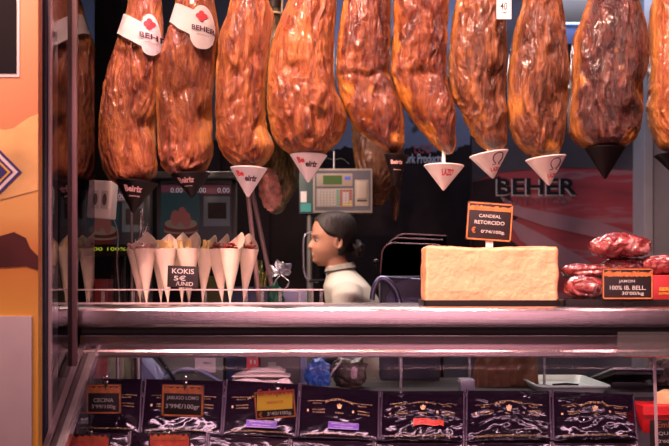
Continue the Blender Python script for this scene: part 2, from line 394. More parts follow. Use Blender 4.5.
def make_ham(i, Y=HY0, prof=None, info=None, name='cured_ham', group='cured hams hanging in the front row', rail=RAILZ, dimples=None, fold=None, seedoff=0, ext=True, hookbar=True):
    prof = prof or HAMS[i]['p']; lab, mk = info or hamlab[i]
    tab = []
    wmax = max(r-l for _, l, r in prof)
    for py, l, r in prof:
        a = (r-l)/2/F*Y; A = wmax/2/F*Y
        tab.append((-Z(py, Y), X(l, Y), X(r, Y), (a*.55+A*.38)*.95 if py > prof[0][0] else (a*.6+A*.3)))
    # close the end smoothly
    py, l, r = prof[-1]; cxe = (X(l,Y)+X(r,Y))/2
    tab[-1] = (tab[-1][0], tab[-1][1], tab[-1][2], tab[-1][3]*.45)
    # shank above the frame
    py, l, r = prof[0]; c0 = (X(l,Y)+X(r,Y))/2; zt = Z(py, Y)
    head = [(-(zt+.32), c0-.022, c0+.022, .022), (-(zt+.25), c0-.026, c0+.026, .025), (-(zt+.12), c0-.038, c0+.038, .036)]
    tab = head + tab
    HD[i] = dict(tab=tab) if prof is HAMS.get(i, {}).get('p') else HD.get(i)
    root_loc = (cxe, Y, Z(prof[-1][0], Y))
    t = thing(name, lab, 'ham', root_loc, group)
    if i in (10,): pass
    NL, NA = 170, 136
    bm = BM(); lay = bm.verts.layers.float_color.new('rind')
    R = []; sd = Vector((i*7.3+seedoff, i*3.1, 0))
    z0, z1 = tab[0][0], tab[-1][0]
    dm = [(X(a_,Y), Z(b_,Y), rr/F*Y, d_) for a_, b_, rr, d_ in (dimples if dimples is not None else DIMP.get(i, []))]
    fz = Z(fold, Y) if fold else (Z(FOLD[i], Y) if i in FOLD and prof is HAMS[i]['p'] else None)
    for j in range(NL+1):
        s = j/NL; zt_ = z0+(z1-z0)*(1-(1-s)**1.25)
        l, r, dy = csint(tab, zt_); cx, a = (l+r)/2, max((r-l)/2, .004); z = -zt_
        row = []
        for k in range(NA):
            th = 2*PI*k/NA; ca, sa = math.cos(th), math.sin(th); e = 2/2.2
            x = cx+a*math.copysign(abs(ca)**e, ca); y = Y+dy*math.copysign(abs(sa)**e, sa)
            nrm = Vector((ca/a, sa/dy, 0)).normalized(); p = Vector((x, y, z))
            q = p+sd
            warp = noise.noise_vector(q*9)*.05
            amp = min(1, a/.04)
            wr = 1-abs(noise.noise(Vector(((q.x+warp.x)*36, (q.y+warp.y)*36, (q.z+warp.z)*6.5)))) ** .8
            wr2 = 1-abs(noise.noise(Vector(((q.x-warp.z)*80, q.y*80, (q.z+warp.x)*13))))
            k1 = .25+1.1*max(0, min(1, .5+1.6*noise.noise(q*8+Vector((9,0,0))))); k2 = max(0, min(1, .45+1.8*noise.noise(q*10+Vector((0,7,0)))))
            d = .013*noise.noise(Vector((q.x*11, q.y*11, q.z*6))) + .0022*noise.noise(q*34) + .012*k1*(wr**2-.6) + .007*k2*(wr2**2-.6)
            d += .0016*noise.noise(q*75)
            side = abs(ca)**3
            d *= (1-.55*side)*amp
            d -= .002*amp
            if sa < 0:
                for dx_, dz_, rr, dd in dm:
                    g = ((x-dx_)/rr)**2+((z-dz_)/(rr*1.1))**2
                    if g < 6: d -= dd*math.exp(-g)
                if fz is not None:
                    zf = fz+.022*((x-cx)/a)**2*(1 if i % 2 else -1)+.018*noise.noise(q*13)
                    g = (z-zf)/.010
                    d -= .007*math.exp(-g*g)*(-sa); 
                    g2 = (z-(zf+.018))/.02; d += .006*math.exp(-g2*g2)*(-sa)
            row.append(bm.verts.new(p+nrm*d))
            face = max(0, -sa)
            low = 1-max(0, min(1, (z-root_loc[2])/.06))
            rv = .80*(1-face**1.2)+.30*low+.12*(1 if ca < 0 else 0)*(1-face)
            if sa < 0:
                for a_, b_, rr_ in PATCH.get(i, []):
                    rv += .55*math.exp(-((x-X(a_,Y))/(rr_/F*Y))**2-((z-Z(b_,Y))/(rr_*1.2/F*Y))**2)
            row[-1][lay] = (rv, rv, rv, 1)
        R.append(row)
    for j in range(NL):
        for k in range(NA):
            bm.faces.new((R[j][k], R[j][(k+1)%NA], R[j+1][(k+1)%NA], R[j+1][k]))
    for row in (R[0], R[-1]):
        c = bm.verts.new(sum((v.co for v in row), Vector())/NA + Vector((0,0,.004 if row is R[0] else -.006)))
        c[lay] = (.3,.3,.3,1)
        for k in range(NA): bm.faces.new((row[k], row[(k+1)%NA], c))
    bmesh.ops.recalc_face_normals(bm, faces=bm.faces)
    link('meat', bm, hm[mk], t, angle=180)
    zt2 = zt+.32
    bm = BM(); tube(bm, [(c0,Y,zt2-.01),(c0,Y,zt2+.03),(c0,Y-.012,zt2+.06),(c0,Y-.02,zt2+.075)], [.023,.027,.022,.008], 14); link('hoof', bm, mhoof, t)
    bm = BM(); zr = zt2-.03
    tube(bm, [(c0+.027*math.cos(a), Y+.027*math.sin(a), zr) for a in [2*PI*k/20 for k in range(21)]], .004, 8)
    tube(bm, [(c0+.026,Y,zr),(c0+.03,Y,zr+.1),(c0+.004,Y,rail+.25)], .0035, 8); tube(bm, [(c0-.026,Y,zr),(c0-.03,Y,zr+.1),(c0-.004,Y,rail+.25)], .0035, 8)
    link('rope', bm, mrope, t)
    return t
hroot = {i: make_ham(i) for i in HAMS}
# rail the front hams hang from (above the view)
t = thing('hanging_rail', 'steel hanging rail running above the row of hams', 'rail', (0, HY0, RAILZ+.25))
b = BM(); tube(b, [(-1.2,HY0,RAILZ+.26),(1.7,HY0,RAILZ+.26)], .014, 14); link('bar', b, M['steel_dark'], t)
for x in (-1.1, .25, 1.6):
    b = BM(); tube(b, [(x,HY0,RAILZ+.26),(x,HY0,3.05)], .01, 10); link('bracket', b, M['steel_dark'], t)

# paper bands with emblem on hams 1 and 2
def wrapfn(i, off=.012):
    return lambda px, py: ham_env(i, px, py)+Vector((0,-off,0))
def flower(bm, fn, cx, cy, s, mi=0):
    for k in range(4):
        a = PI/4+PI/2*k if False else PI/2*k
        pts = []
        for j in range(12):
            th = 2*PI*j/12; u = .52*s*math.cos(th)+.55*s*math.cos(a); v = .52*s*math.sin(th)+.55*s*math.sin(a)
            pts.append(fn(cx+u, cy-v))
        quad(bm, pts[::-1] if False else pts, mi)
def band(i, poly_top, poly_bot, bcx, bcy, bw, bh, txt):
    fn = wrapfn(i); root = hroot[i]; bm = BM(); n = 16
    rows = []
    for k in range(n+1):
        u = k/n
        a = Vector((0,0)).to_3d(); tx = [interp([(q/(len(poly_top)-1),)+p for q, p in enumerate(poly_top)], u)][0]; bx = interp([(q/(len(poly_bot)-1),)+p for q, p in enumerate(poly_bot)], u)
        rows.append([bm.verts.new(fn(tx[0]+(bx[0]-tx[0])*v/4, tx[1]+(bx[1]-tx[1])*v/4)) for v in range(5)])
    for k in range(n):
        for v in range(4): bm.faces.new((rows[k][v], rows[k+1][v], rows[k+1][v+1], rows[k][v+1]))
    bmesh.ops.solidify(bm, geom=bm.faces[:], thickness=.0015)
    bd = link('paper_band', bm, M['whitepaper'], root, label='white paper band')
    # clover-shaped badge
    fb = wrapfn(i, .017); bm = BM(); outer = []
    for k in range(48):
        th = 2*PI*k/48; c, s = math.cos(th), math.sin(th)
        e_ = .8; x = bcx+bw*math.copysign(abs(c)**e_, c)*(1-.18*max(0,s)); y = bcy-bh*math.copysign(abs(s)**e_, s)
        outer.append((x, y))
    cen = bm.verts.new(fb(bcx, bcy)); ringv = []
    prev = None
    for q in (.33,.66,1):
        cur = [bm.verts.new(fb(bcx+(x-bcx)*q, bcy+(y-bcy)*q)) for x, y in outer]
        for k in range(48):
            if prev is None: bm.faces.new((cen, cur[k], cur[(k+1)%48]))
            else: bm.faces.new((prev[k], cur[k], cur[(k+1)%48], prev[(k+1)%48]))
        prev = cur
    bmesh.ops.solidify(bm, geom=bm.faces[:], thickness=.001)
    bg = link('badge', bm, M['whitepaper'], bd)
    ft = wrapfn(i, .0200)
    bm = BM(); flower(bm, ft, bcx, bcy-bh*.50, 5.0)
    link('emblem', bm, M['redink'], bg and bd)
    ft2 = wrapfn(i, .0204)
    bm = BM(); text(bm, txt, 21, 5.2, lambda u, v: ft2(bcx+1.5+u, bcy+2-v+u*.12), bold=.02)
    text(bm, 'AUTENTICO', 11, 1.2, lambda u, v: ft2(bcx+1+u, bcy+8-v+u*.12), bold=0)
    link('brand_letters', bm, M['darkink'], bd)
band(1, [(125,17),(137,24),(150,31),(160,38)], [(118.5,36),(130,44),(145,52),(158,55)], 154.5, 41, 8.5, 20, 'BEHE')
band(2, [(178,8),(190,14),(203,20),(217,30)], [(171,25),(183,36),(198,44),(215,50)], 205.5, 34.5, 11.5, 21.5, 'BEHER')
# white price tag by ham 7
t = thing('price_tag', 'small white card tag reading 40 at the upper right of a ham', 'tag', P(504,19,2.58))
b = BM(); box(b, X(496.5,2.58), X(511,2.58), 2.575, 2.577, Z(19.5,2.58), Z(-6,2.58), .0004); link('card', b, M['whitepaper'], t)
b = BM(); text(b, '\u00b740', .024, .022, flatfn(503, 6, 2.575, -.08), bold=.01); text(b, 'CEBO', .02, .005, flatfn(504, 12.5, 2.575)); link('print', b, M['darkink'], t)
b = BM(); tube(b, [P(504,-5,2.577), P(503,-40,2.64), P(481,-60,2.66)], .0012, 6); link('string', b, mrope, t)

# ------------------------------------------------------------------ drip cups
def cup(i, cxp, ytop, ytip, hw, white, lab, txt=(), roll=0, Y=None, tipdx=0, peg=None):
    Y = Y or HY0-.005
    H = (ytip-ytop)/F*Y; R_ = hw/F*Y; loc = P(cxp+tipdx, ytip, Y)
    t = thing('drip_cup', lab, 'cup', loc, 'drip cups pinned under the hams')
    t.rotation_euler = (0, roll, 0)
    bm = BM(); n = 40; prof = [(.012*R_/.05,.0),(.0065*1,.004),(R_*.97,H-.004),(R_,H-.002),(R_,H),(R_*.96,H),(.004,.008)]
    prof = [(.0015,0),(.005,.003),(R_*.985,H-.005),(R_+.0015,H-.003),(R_+.0015,H),(R_-.001,H),(.004,.009)]
    rings_ = [[Vector((r*math.cos(2*PI*k/n), r*math.sin(2*PI*k/n), z)) for k in range(n)] for r, z in prof]
    loft(bm, rings_); bmesh.ops.recalc_face_normals(bm, faces=bm.faces)
    link('cone', bm, M['cupwhite' if white else 'cupblack'], t, local=True)
    def cf(u, v, hh):   # u arc in m, v height about hh (fraction of H)
        z = hh*H+v; r = .005+(R_*.985-.005)*(z-.003)/(H-.008)+.0008; th = -PI/2+u/(R_*hh)
        return (r*math.cos(th), r*math.sin(th), z)
    for s, w, h, u0, hh, mk in txt:
        bm = BM()
        if s == 'OMEGA':
            pts = []
            for k in range(21):
                a = -PI*.35+ (PI*1.7)*k/20; rr = h*.42
                pts.append(cf(u0+rr*math.cos(a), rr*math.sin(a)+h*.12, hh))
            tube(bm, pts, .0016, 6); tube(bm, [cf(u0-h*.5, -h*.36, hh), cf(u0-.2*h, -h*.36, hh), cf(u0-.15*h,-.24*h,hh)], .0011, 6); tube(bm, [cf(u0+h*.5, -h*.36, hh), cf(u0+.2*h, -h*.36, hh), cf(u0+.15*h,-.24*h,hh)], .0011, 6)
        else:
            text(bm, s, w, h, lambda u, v: cf(u0+u, v, hh), bold=.04)
        link('lettering', bm, M[mk], t, local=True)
    if peg:
        bm = BM(); tube(bm, [(0,0,H*.5),(-.002,0,H+peg)], .0055, 12); link('peg', bm, M['cupwhite'], t, local=True)
    else:
        bm = BM(); tube(bm, [(0,0,H*.4),(0,0,H+.03)], [.002,.0035], 8); link('pin', bm, M['cupwhite' if white else 'cupblack'], t, local=True)
    return t
mpk = mat('pink_script', (.75,.45,.42), .5); M['script'] = mpk
cup(1, 133, 181, 213, 21, 0, 'black cup under the leftmost ham, pale pink script, beside the socket box', [('Beiriz',.050,.018,.004,.72,'script'),('JAMONES',.030,.005,.006,.50,'script')], roll=.10)
cup(2, 192, 174, 198, 19, 0, 'black cup with pale pink script in front of the monitor corner', [('Beiriz',.046,.016,-.008,.70,'script'),('JAMONES',.022,.003,-.004,.46,'script')], roll=-.06)
cup(3, 248, 168, 197, 18, 1, 'white cup with dark script left of the herb-coated ham', [('Be',.022,.016,-.021,.76,'redink'),('eiriz',.034,.016,.010,.60,'darkink')], roll=.03)
cup(4, 308, 155, 182.5, 18, 1, 'white cup with dark script right in front of the scale corner', [('Be',.022,.016,-.021,.76,'redink'),('eiriz',.034,.016,.010,.62,'darkink')], roll=.02)
cup(5, 395, 155, 186, 12, 0, 'narrow black cup with pale script below the folded reddish ham', [('Beiriz',.034,.012,0,.74,'script'),('JAMONES',.022,.003,.004,.5,'script')], roll=.05)
cup(6, 443.5, 165.5, 190.5, 19.5, 1, 'white cup hanging low on a white peg, red round print', [('LAZO',.032,.018,.006,.66,'redink')], roll=.02, peg=.045)
cup(7, 490, 153, 178.5, 19, 1, 'white cup with a horseshoe mark beneath the tapering brown ham', [('OMEGA',.02,.034,.016,.66,'darkink'),('LAZO',.026,.011,.008,.32,'redink')], roll=-.17, tipdx=3)
cup(8, 547, 157.5, 185.5, 19.5, 1, 'white cup with a horseshoe mark overlapping the wall brand name', [('OMEGA',.02,.034,.016,.66,'darkink'),('LAZO',.026,.011,.008,.32,'redink')], roll=-.12, tipdx=2)
cup(9, 605, 148, 179, 19, 0, 'plain black cup beneath the darkest ham', [], roll=0)
cup(10, 678, 152, 178, 19, 0, 'black cup at the right edge beneath the cut-off ham', [], roll=-.15)

# ------------------------------------------------------------------ side glass, pillar, poster board on the left
PX = -.689
t = thing('side_screen', 'upright glass screen closing the left end of the counter, mirroring a ham', 'glass screen', (PX, 2.4, .55))
b = BM(); box(b, PX-.006, PX, 2.19, 2.585, .55, 2.9); link('pane', b, M['sideglass'], t, smooth=False)
b = BM(); box(b, PX-.004, PX+.003, 2.176, 2.19, .3, 2.9, .002); link('edge_strip', b, mat('pink_chrome', (.62,.50,.50), .4, .2), t)
b = BM(); box(b, PX-.001, PX+.012, 2.362, 2.374, .9, 2.9, .002); link('upright', b, mat('dark_upright', (.16,.09,.10), .45, .2), t)
b = BM(); box(b, X(38.5,2.16), PX-.005, 2.165, 2.26, 0, 2.9, .003)
quick('pillar_post', 'slim dark blue upright post between the orange poster board and the glass screen', 'post', b, mat('blue_post', (.030,.045,.08), .3, noise_s=8, noise_a=.4))
PYY = 2.10
t = thing('poster_board', 'orange food poster board at the left edge of the view with a blue diamond', 'poster', (-1.05, PYY, .0))
m, N, L, bs = newmat('orange_poster_print')
tc = N.new('ShaderNodeTexCoord'); sx = N.new('ShaderNodeSeparateXYZ'); L.new(tc.outputs['Object'], sx.inputs[0])
n = N.new('ShaderNodeTexNoise'); n.inputs['Scale'].default_value = 5; L.new(tc.outputs['Object'], n.inputs[0])
ma = N.new('ShaderNodeMath'); ma.operation = 'MULTIPLY_ADD'; L.new(n.outputs[0], ma.inputs[0]); ma.inputs[1].default_value = .10; L.new(sx.outputs[2], ma.inputs[2])
mr = N.new('ShaderNodeMapRange'); L.new(ma.outputs[0], mr.inputs[0]); mr.inputs[1].default_value = 1.15; mr.inputs[2].default_value = 2.05
r = N.new('ShaderNodeValToRGB'); L.new(mr.outputs[0], r.inputs[0]); e = r.color_ramp.elements
e[0].position = 0; e[0].color = (.80,.42,.05,1); e[1].position = 1; e[1].color = (.62,.24,.12,1)
for p_, c_ in ((.14,(.82,.42,.07)),(.30,(.60,.20,.04)),(.40,(.78,.40,.12)),(.56,(.80,.42,.14)),(.62,(.66,.26,.12))): k = e.new(p_); k.color = (*c_,1)
L.new(r.outputs[0], bs.inputs['Base Color']); bs.inputs['Roughness'].default_value = .45
b = BM(); box(b, -1.55, X(38.3,PYY), PYY, PYY+.03, 0, 2.6, .002); link('board', b, m, t)
fp = PYY-.0015
def ppoly(pts, off=0): return [P(x, y, fp-off) for x, y in pts][::-1]
b = BM(); quad(b, ppoly([(-60,-60),(19.5,-60),(19.5,77),(-60,77)])); link('pale_frame', b, mat('pink_print', (.75,.60,.62), .5), t, smooth=False)
b = BM(); quad(b, ppoly([(-60,-60),(16.5,-60),(16.5,73.5),(-60,73.5)], .001)); link('black_square', b, mat('poster_black', (.010,.008,.010), .8, spec=.1), t, smooth=False)
b = BM(); quad(b, ppoly([(-20,132),(-5,128),(5,130),(14,128),(22,122),(30,117),(38,114),(38,190),(-20,205)], .0)); link('pale_meat_print', b, mat('poster_fat', (.88,.50,.20), .5, noise_s=6, noise_a=.35), t, smooth=False)
b = BM(); quad(b, ppoly([(-20,238),(0,236),(14,232),(26,238),(30,248),(38,256),(38,270),(26,266),(10,267),(-20,268)], .0005)); link('dark_print', b, mat('poster_maroon', (.07,.012,.012), .5, noise_s=8, noise_a=.4), t, smooth=False)  # dark maroon shape printed on the poster
for k, (s, c_) in enumerate(((24,(.05,.03,.16)),(20,(.80,.66,.66)),(15.5,(.05,.03,.16)),(12.5,(.75,.42,.08)),(9.5,(.04,.03,.16)))):
    b = BM(); quad(b, ppoly([(-2-s,172),(-2,172-s),(-2+s,172),(-2,172+s)], .001+k*.0004)); link('diamond', b, mat('diamond_%d'%k, c_, .5), t, smooth=False)
b = BM(); box(b, X(-50,PYY-.012), X(31.5,PYY-.008), PYY-.008, PYY, Z(520,PYY), Z(316,PYY), .001)
quick('notice_sheet', 'pale pinkish blank sheet fixed to the bottom of the orange poster board', 'sheet', b, mat('pale_sheet', (.55,.44,.46), .45))

# ------------------------------------------------------------------ display counter
XL, XR = PX+.004, 1.75
t = thing('display_counter', 'brushed steel glass-fronted display counter across the foreground', 'counter', (0, 2.5, 0))
def rail_prof(bm, prof, x0, x1, mi=0):
    a = [bm.verts.new((x0, y, z)) for y, z in prof]; c = [bm.verts.new((x1, y, z)) for y, z in prof]; n = len(prof)
    for k in range(n): bm.faces.new((a[k], a[(k+1)%n], c[(k+1)%n], c[k]))
    bm.faces.new(a); bm.faces.new(c)
    bmesh.ops.recalc_face_normals(bm, faces=bm.faces)
b = BM(); rail_prof(b, [(3.04,1.25),(2.412,1.25),(2.404,1.247),(2.400,1.241),(2.398,1.225),(2.399,1.205),(2.403,1.198),(2.412,1.195),(2.44,1.195),(2.44,1.225),(3.04,1.225)], XL, XR); link('shelf_slab', b, M['steel'], t, angle=25)
b = BM(); rail_prof(b, [(2.46,1.180),(2.435,1.179),(2.424,1.174),(2.424,1.168),(2.434,1.142),(2.417,1.136),(2.412,1.130),(2.412,1.119),(2.420,1.115),(2.46,1.115)], XL, XR); link('lower_rail', b, M['steel'], t, angle=25)
b = BM(); box(b, XL, XR, 2.44, 2.46, 1.176, 1.1955); link('recess_strip', b, M['blackmatte'], t)
# slanting end frame: parallel strips
def slant(bm, x0, x1, o0, o1, sink=0):
    # along the slope from the rail down towards the customer
    A = Vector((0, 2.50, 1.18)); B = Vector((0, 1.93, .775)); d = (B-A).normalized(); n_ = Vector((0, -d.z, d.y)); n_ = n_ if n_.z > 0 else -n_
    vs = []
    for q in (A, B):
        for x, o in ((x0,o0),(x1,o0),(x1,o1),(x0,o1)): vs.append(bm.verts.new((x, q.y+n_.y*o, q.z+n_.z*o)))
    for f in ((0,1,2,3),(7,6,5,4),(0,4,5,1),(1,5,6,2),(2,6,7,3),(3,7,4,0)): bm.faces.new([vs[i] for i in f])
    bmesh.ops.recalc_face_normals(bm, faces=bm.faces)
def xs_(px, Y=2.5): return X(px, Y)
b = BM(); slant(b, xs_(86), xs_(91.5), -.01, .012); link('end_frame', b, mat('frame_pinkish', (.45,.38,.40), .3, .9), t)
b = BM(); slant(b, xs_(92), xs_(97), -.01, .004); link('end_frame', b, mat('frame_dark', (.10,.08,.085), .35, .6), t)
b = BM(); slant(b, xs_(97.5), xs_(102.5), -.01, .010); link('end_frame', b, M['steel_dark'], t)
b = BM(); slant(b, xs_(103), xs_(105.5), -.01, .013); link('end_frame', b, mat('frame_bright', (.85,.78,.78), .2, .9), t)
b = BM(); slant(b, xs_(105.6), XR, 0, .005); link('front_glass', b, M['glass'], t, smooth=False)
# sloping deck, back ledge, lower body
b = BM(); rail_prof(b, [(2.685,.976),(2.22,.655),(2.22,.630),(2.685,.95)], XL+.01, XR); link('sloping_deck', b, M['blackmatte'], t)
b = BM(); rail_prof(b, [(2.685,.975),(2.80,.975),(2.80,.95),(2.685,.95)], XL+.01, XR); link('back_ledge', b, M['steel_dark'], t)
b = BM(); box(b, XL, XR, 1.93, 2.74, .06, .64, .01); box(b, XL, XR, 1.90, 1.96, .60, .775, .01); link('base_cabinet', b, M['steel_dark'], t)
for x in (XL+.002, XR-.01):
    b = BM(); 
    vv = [(x,2.46,1.18),(x,2.74,1.18),(x,2.74,.5),(x,1.96,.5),(x,1.96,.775)]
    quad(b, vv); bmesh.ops.solidify(b, geom=b.faces[:], thickness=.006); link('end_panel', b, M['acrylic'], t, smooth=False)
b = BM()
for x in (XL+.03, .2, XR-.03): tube(b, [(x,2.72,1.0),(x,2.72,1.225)], .006, 10)
tube(b, [(XL+.03,3.0,.96),(XL+.03,3.0,1.225)], .012, 12); tube(b, [(XR-.03,3.0,.96),(XR-.03,3.0,1.225)], .012, 12)
link('shelf_supports', b, M['steel_dark'], t)
b = BM(); rail_prof(b, [(2.446,1.117),(2.450,1.117),(2.425,.80),(2.421,.80)], X(655.2,2.43), X(658.0,2.43)); link('divider_edge', b, mat('acrylic_edge', (.55,.42,.48), .25), t)
b = BM(); box(b, X(617,2.41), X(690,2.41), 2.404, 2.407, Z(355.5,2.4), Z(332,2.4), .001); box(b, X(617,2.41), X(690,2.41), 2.390, 2.407, Z(356.5,2.4), Z(355,2.4), .0005)
quick('ticket_holder', 'clear plastic ticket holder clipped to the right end of the lower rail', 'holder', b, M['acrylic'], smooth=False)

# ------------------------------------------------------------------ low wire rim around the cones
t = thing('shelf_rim', 'low clear rail with short posts standing on the counter top, round the paper cones', 'rail', (X(200,2.79), 2.79, ZS))
mrim = mat('rim_acrylic', (.62,.55,.56), .2, .3)
zt = Z(289.5, 2.79)
b = BM(); box(b, X(77,2.79), X(324,2.79), 2.787, 2.793, zt-.003, zt+.0015, .0008); link('top_rail', b, mrim, t)
b = BM(); box(b, X(77,2.79), X(324,2.79), 2.783, 2.797, ZS, ZS+.006, .001); link('bottom_rail', b, mrim, t)
for px in (103, 133, 205, 246, 262, 280, 299.5, 312, 321):
    w = 3.5/F*2.79/2
    b = BM(); box(b, X(px,2.79)-w, X(px,2.79)+w, 2.788, 2.792, ZS+.006, zt-.003, .0006); link('post', b, M['acrylic'], t)

# ------------------------------------------------------------------ paper cones
def build_cone(loc, rim_r, H, peak, peak_dir, lean, fill, lab, grp='paper cones of snacks on the counter top'):
    t = thing('paper_cone', lab, 'paper cone', loc, grp); t.rotation_euler = (0, lean, 0)
    bm = BM(); n = 40; NZ = 10; R1 = []; R2 = []
    def rimh(th):
        d = math.cos(th-peak_dir); return H+peak*max(0, 1-math.acos(max(-1,min(1,d)))/1.45)
    for j in range(NZ+1):
        s = j/NZ; a = []; c = []
        for k in range(n):
            th = 2*PI*k/n; h = rimh(th); z = h*s; r = max(.0012, rim_r*min(z, H*1.35)/H); r2 = max(.0006, r-.0009)
            a.append(Vector((r*math.cos(th), r*math.sin(th), z))); c.append(Vector((r2*math.cos(th), r2*math.sin(th), z+.0006*(1-s))))
        R1.append([bm.verts.new(p) for p in a]); R2.append([bm.verts.new(p) for p in c])
    for j in range(NZ):
        for k in range(n):
            bm.faces.new((R1[j][k], R1[j][(k+1)%n], R1[j+1][(k+1)%n], R1[j+1][k])); bm.faces.new((R2[j][k], R2[j+1][k], R2[j+1][(k+1)%n], R2[j][(k+1)%n]))
    for k in range(n): bm.faces.new((R1[-1][k], R1[-1][(k+1)%n], R2[-1][(k+1)%n], R2[-1][k]))
    link('paper', bm, M['paper'], t, local=True, angle=60)
    # the overlapping seam of the rolled sheet
    bm = BM(); th0 = -PI/2+.5; pts = []
    r_ = random.Random(len(lab)*7+int(loc[0]*1000))
    if fill == 'cheese':
        for k in range(9):
            a = r_.uniform(0, 2*PI); rr = r_.uniform(0, rim_r*.6); x, y = rr*math.cos(a), rr*math.sin(a)
            bm = BM(); L_ = r_.uniform(.03,.045)
            mt = Matrix.Translation((x*.9, y*.9, H+.002)) @ Matrix.Rotation(r_.uniform(-.25,.25), 4, 'X') @ Matrix.Rotation(x*9, 4, 'Y') @ Matrix.Rotation(a, 4, 'Z')
            box(bm, -.0045, .0045, -.0035, .0035, -.015, L_*.62, .0012, mt); link('cheese_stick', bm, M['cheese_stick'], t, local=True)
    else:
        nn = 5 if fill == 'ham' else 7
        for k in range(nn):
            a = 2*PI*k/nn+r_.uniform(-.3,.3); rr = rim_r*(.45 if k else 0); bm = BM()
            w = .017 if fill == 'ham' else .012
            cen = Vector((rr*math.cos(a), rr*math.sin(a), H+r_.uniform(.003,.012)+(.006 if k == 0 else 0)))
            tilt = Matrix.Rotation(r_.uniform(-.6,.6), 4, 'X') @ Matrix.Rotation(r_.uniform(-.6,.6), 4, 'Y')
            rows = []
            for q in range(5):
                row = []
                for p_ in range(16):
                    th = 2*PI*p_/16; ra = w*q/4*(1+.15*math.sin(3*th+k)); 
                    v = tilt @ Vector((ra*math.cos(th), ra*math.sin(th), .004*math.sin(2*th+k*2)*(q/4)+(.003 if fill == 'ham' else .0008)*math.sin(5*th)*(q/4)))
                    row.append(bm.verts.new(cen+v))
                rows.append(row)
            for q in range(4):
                for p_ in range(16):
                    if q == 0 and p_ % 1 == 0:
                        pass
                    bm.faces.new((rows[q][p_], rows[q][(p_+1)%16], rows[q+1][(p_+1)%16], rows[q+1][p_]))
            bmesh.ops.remove_doubles(bm, verts=bm.verts, dist=.00005)
            bmesh.ops.solidify(bm, geom=bm.faces[:], thickness=.002)
            link('ham_slice' if fill == 'ham' else 'sausage_slice', bm, M['ham_slice'] if fill == 'ham' else M['chorizo'], t, local=True)
    return t
def pcone(tip, cxr, peakx, peaky, Y, fill, lab, hw=10.6, rimy=249):
    H = (Z(rimy, Y)-ZS); loc = (X(tip,Y), Y, ZS+.0005); dx = X(cxr,Y)-X(tip,Y)
    ph = Z(peaky, Y)-Z(rimy, Y); side = X(peakx, Y)-X(cxr, Y); hw += 1.0; R_ = hw/F*Y
    pd = PI/2-math.asin(max(-.95, min(.95, side/(R_*1.25))))
    return build_cone(loc, R_, H, ph, pd, math.atan2(dx, H), fill, lab)
pcone(140.5, 137, 135, 240, 2.945, 'ham', 'paper cone nearly hidden behind the leftmost cone, tip showing at its left', 9.5)
pcone(146.5, 145, 145, 231, 2.862, 'ham', 'leftmost paper cone in the front row, sliced ham spilling over its right side')
pcone(161, 160, 168, 234, 2.945, 'cheese', 'paper cone of pale sticks half hidden behind the second front cone', 8.5)
pcone(168, 165.5, 167, 232.5, 2.862, 'cheese', 'paper cone of pale yellow sticks left of the handwritten black sign')
pcone(182, 181, 181, 231.5, 2.945, 'cheese', 'paper cone of pale sticks behind the handwritten sign, its point at left', 9)
pcone(189, 188, 194, 231, 2.862, 'cheese', 'paper cone of pale yellow sticks right behind the black handwritten sign')
pcone(202.5, 205.5, 213, 233.5, 2.945, 'cheese', 'paper cone of yellow sticks leaning right, just right of the black sign', 8.5)
pcone(222.5, 217.5, 227, 233.5, 2.945, 'sausage', 'left one of the three paper cones filled with dark red sausage', 10)
pcone(230, 231, 240, 231, 2.862, 'sausage', 'middle front paper cone heaped with dark red sausage slices')
pcone(243.5, 249, 246.5, 232, 2.945, 'sausage', 'rightmost paper cone leaning right, dark red sausage on top', 8.8)

def card_sign(name, lab, cat, px0, px1, py0, py1, Y, tilt=0, frame=None, lines=(), header=None, th=.003, bodym='blackcard', group=None, frame_m='orangeprint'):
    """upright card sign; lines = (text, w_px, h_px, dx_px, dy_px, material)"""
    cx, cy = (px0+px1)/2, (py0+py1)/2; c = P(cx, cy, Y); w, h = (px1-px0)/F*Y, (py1-py0)/F*Y; s = Y/F
    t = thing(name, lab, cat, (c.x, c.y, c.z-h/2), group)
    mt = Matrix.Translation((c.x, c.y, c.z)) @ Matrix.Rotation(tilt, 4, 'Y')
    def fn(dx, dy, off): return lambda u, v: mt @ Vector(((dx*s)+u, -th/2-off, -(dy*s)+v))
    b = BM(); box(b, -w/2, w/2, -th/2, th/2, -h/2, h/2, .0008, mt); link('plate', b, M[bodym], t)
    if frame:
        b = BM(); i_ = frame*s; o_ = .6*s
        for (x0,x1,z0,z1) in ((-w/2+o_,w/2-o_,h/2-o_-i_,h/2-o_),(-w/2+o_,w/2-o_,-h/2+o_,-h/2+o_+i_),(-w/2+o_,-w/2+o_+i_,-h/2+o_,h/2-o_),(w/2-o_-i_,w/2-o_,-h/2+o_,h/2-o_)):
            box(b, x0, x1, -th/2-.0006, -th/2, z0, z1, 0, mt)
        link('frame', b, M[frame_m], t, smooth=False)
    if header:
        b = BM(); z1 = h/2-header[0]*s; z0 = h/2-header[1]*s; pts = [(-w/2+2*s, z0)]+[(w/2-2*s, z0)]
        for k in range(15): pts.append((w/2-2*s-(w-4*s)*k/14, z1-abs(math.sin(k*1.9))*(z1-z0)*.35))
        quad(b, [mt @ Vector((x, -th/2-.0009, z)) for x, z in pts]); link('header_print', b, M[header[2]], t, smooth=False)
    g = {}
    for s_, wp, hp, dx, dy, mk in lines: g.setdefault((mk, s_ == '\u20ac'), []).append((s_, wp, hp, dx, dy))
    for (mk, eu), ls in g.items():
        b = BM()
        for s_, wp, hp, dx, dy in ls: text(b, s_, wp*s, hp*s, fn(dx, dy, .0012), bold=.012)
        link('currency_mark' if eu else 'lettering', b, M[mk], t, smooth=False)
    return t
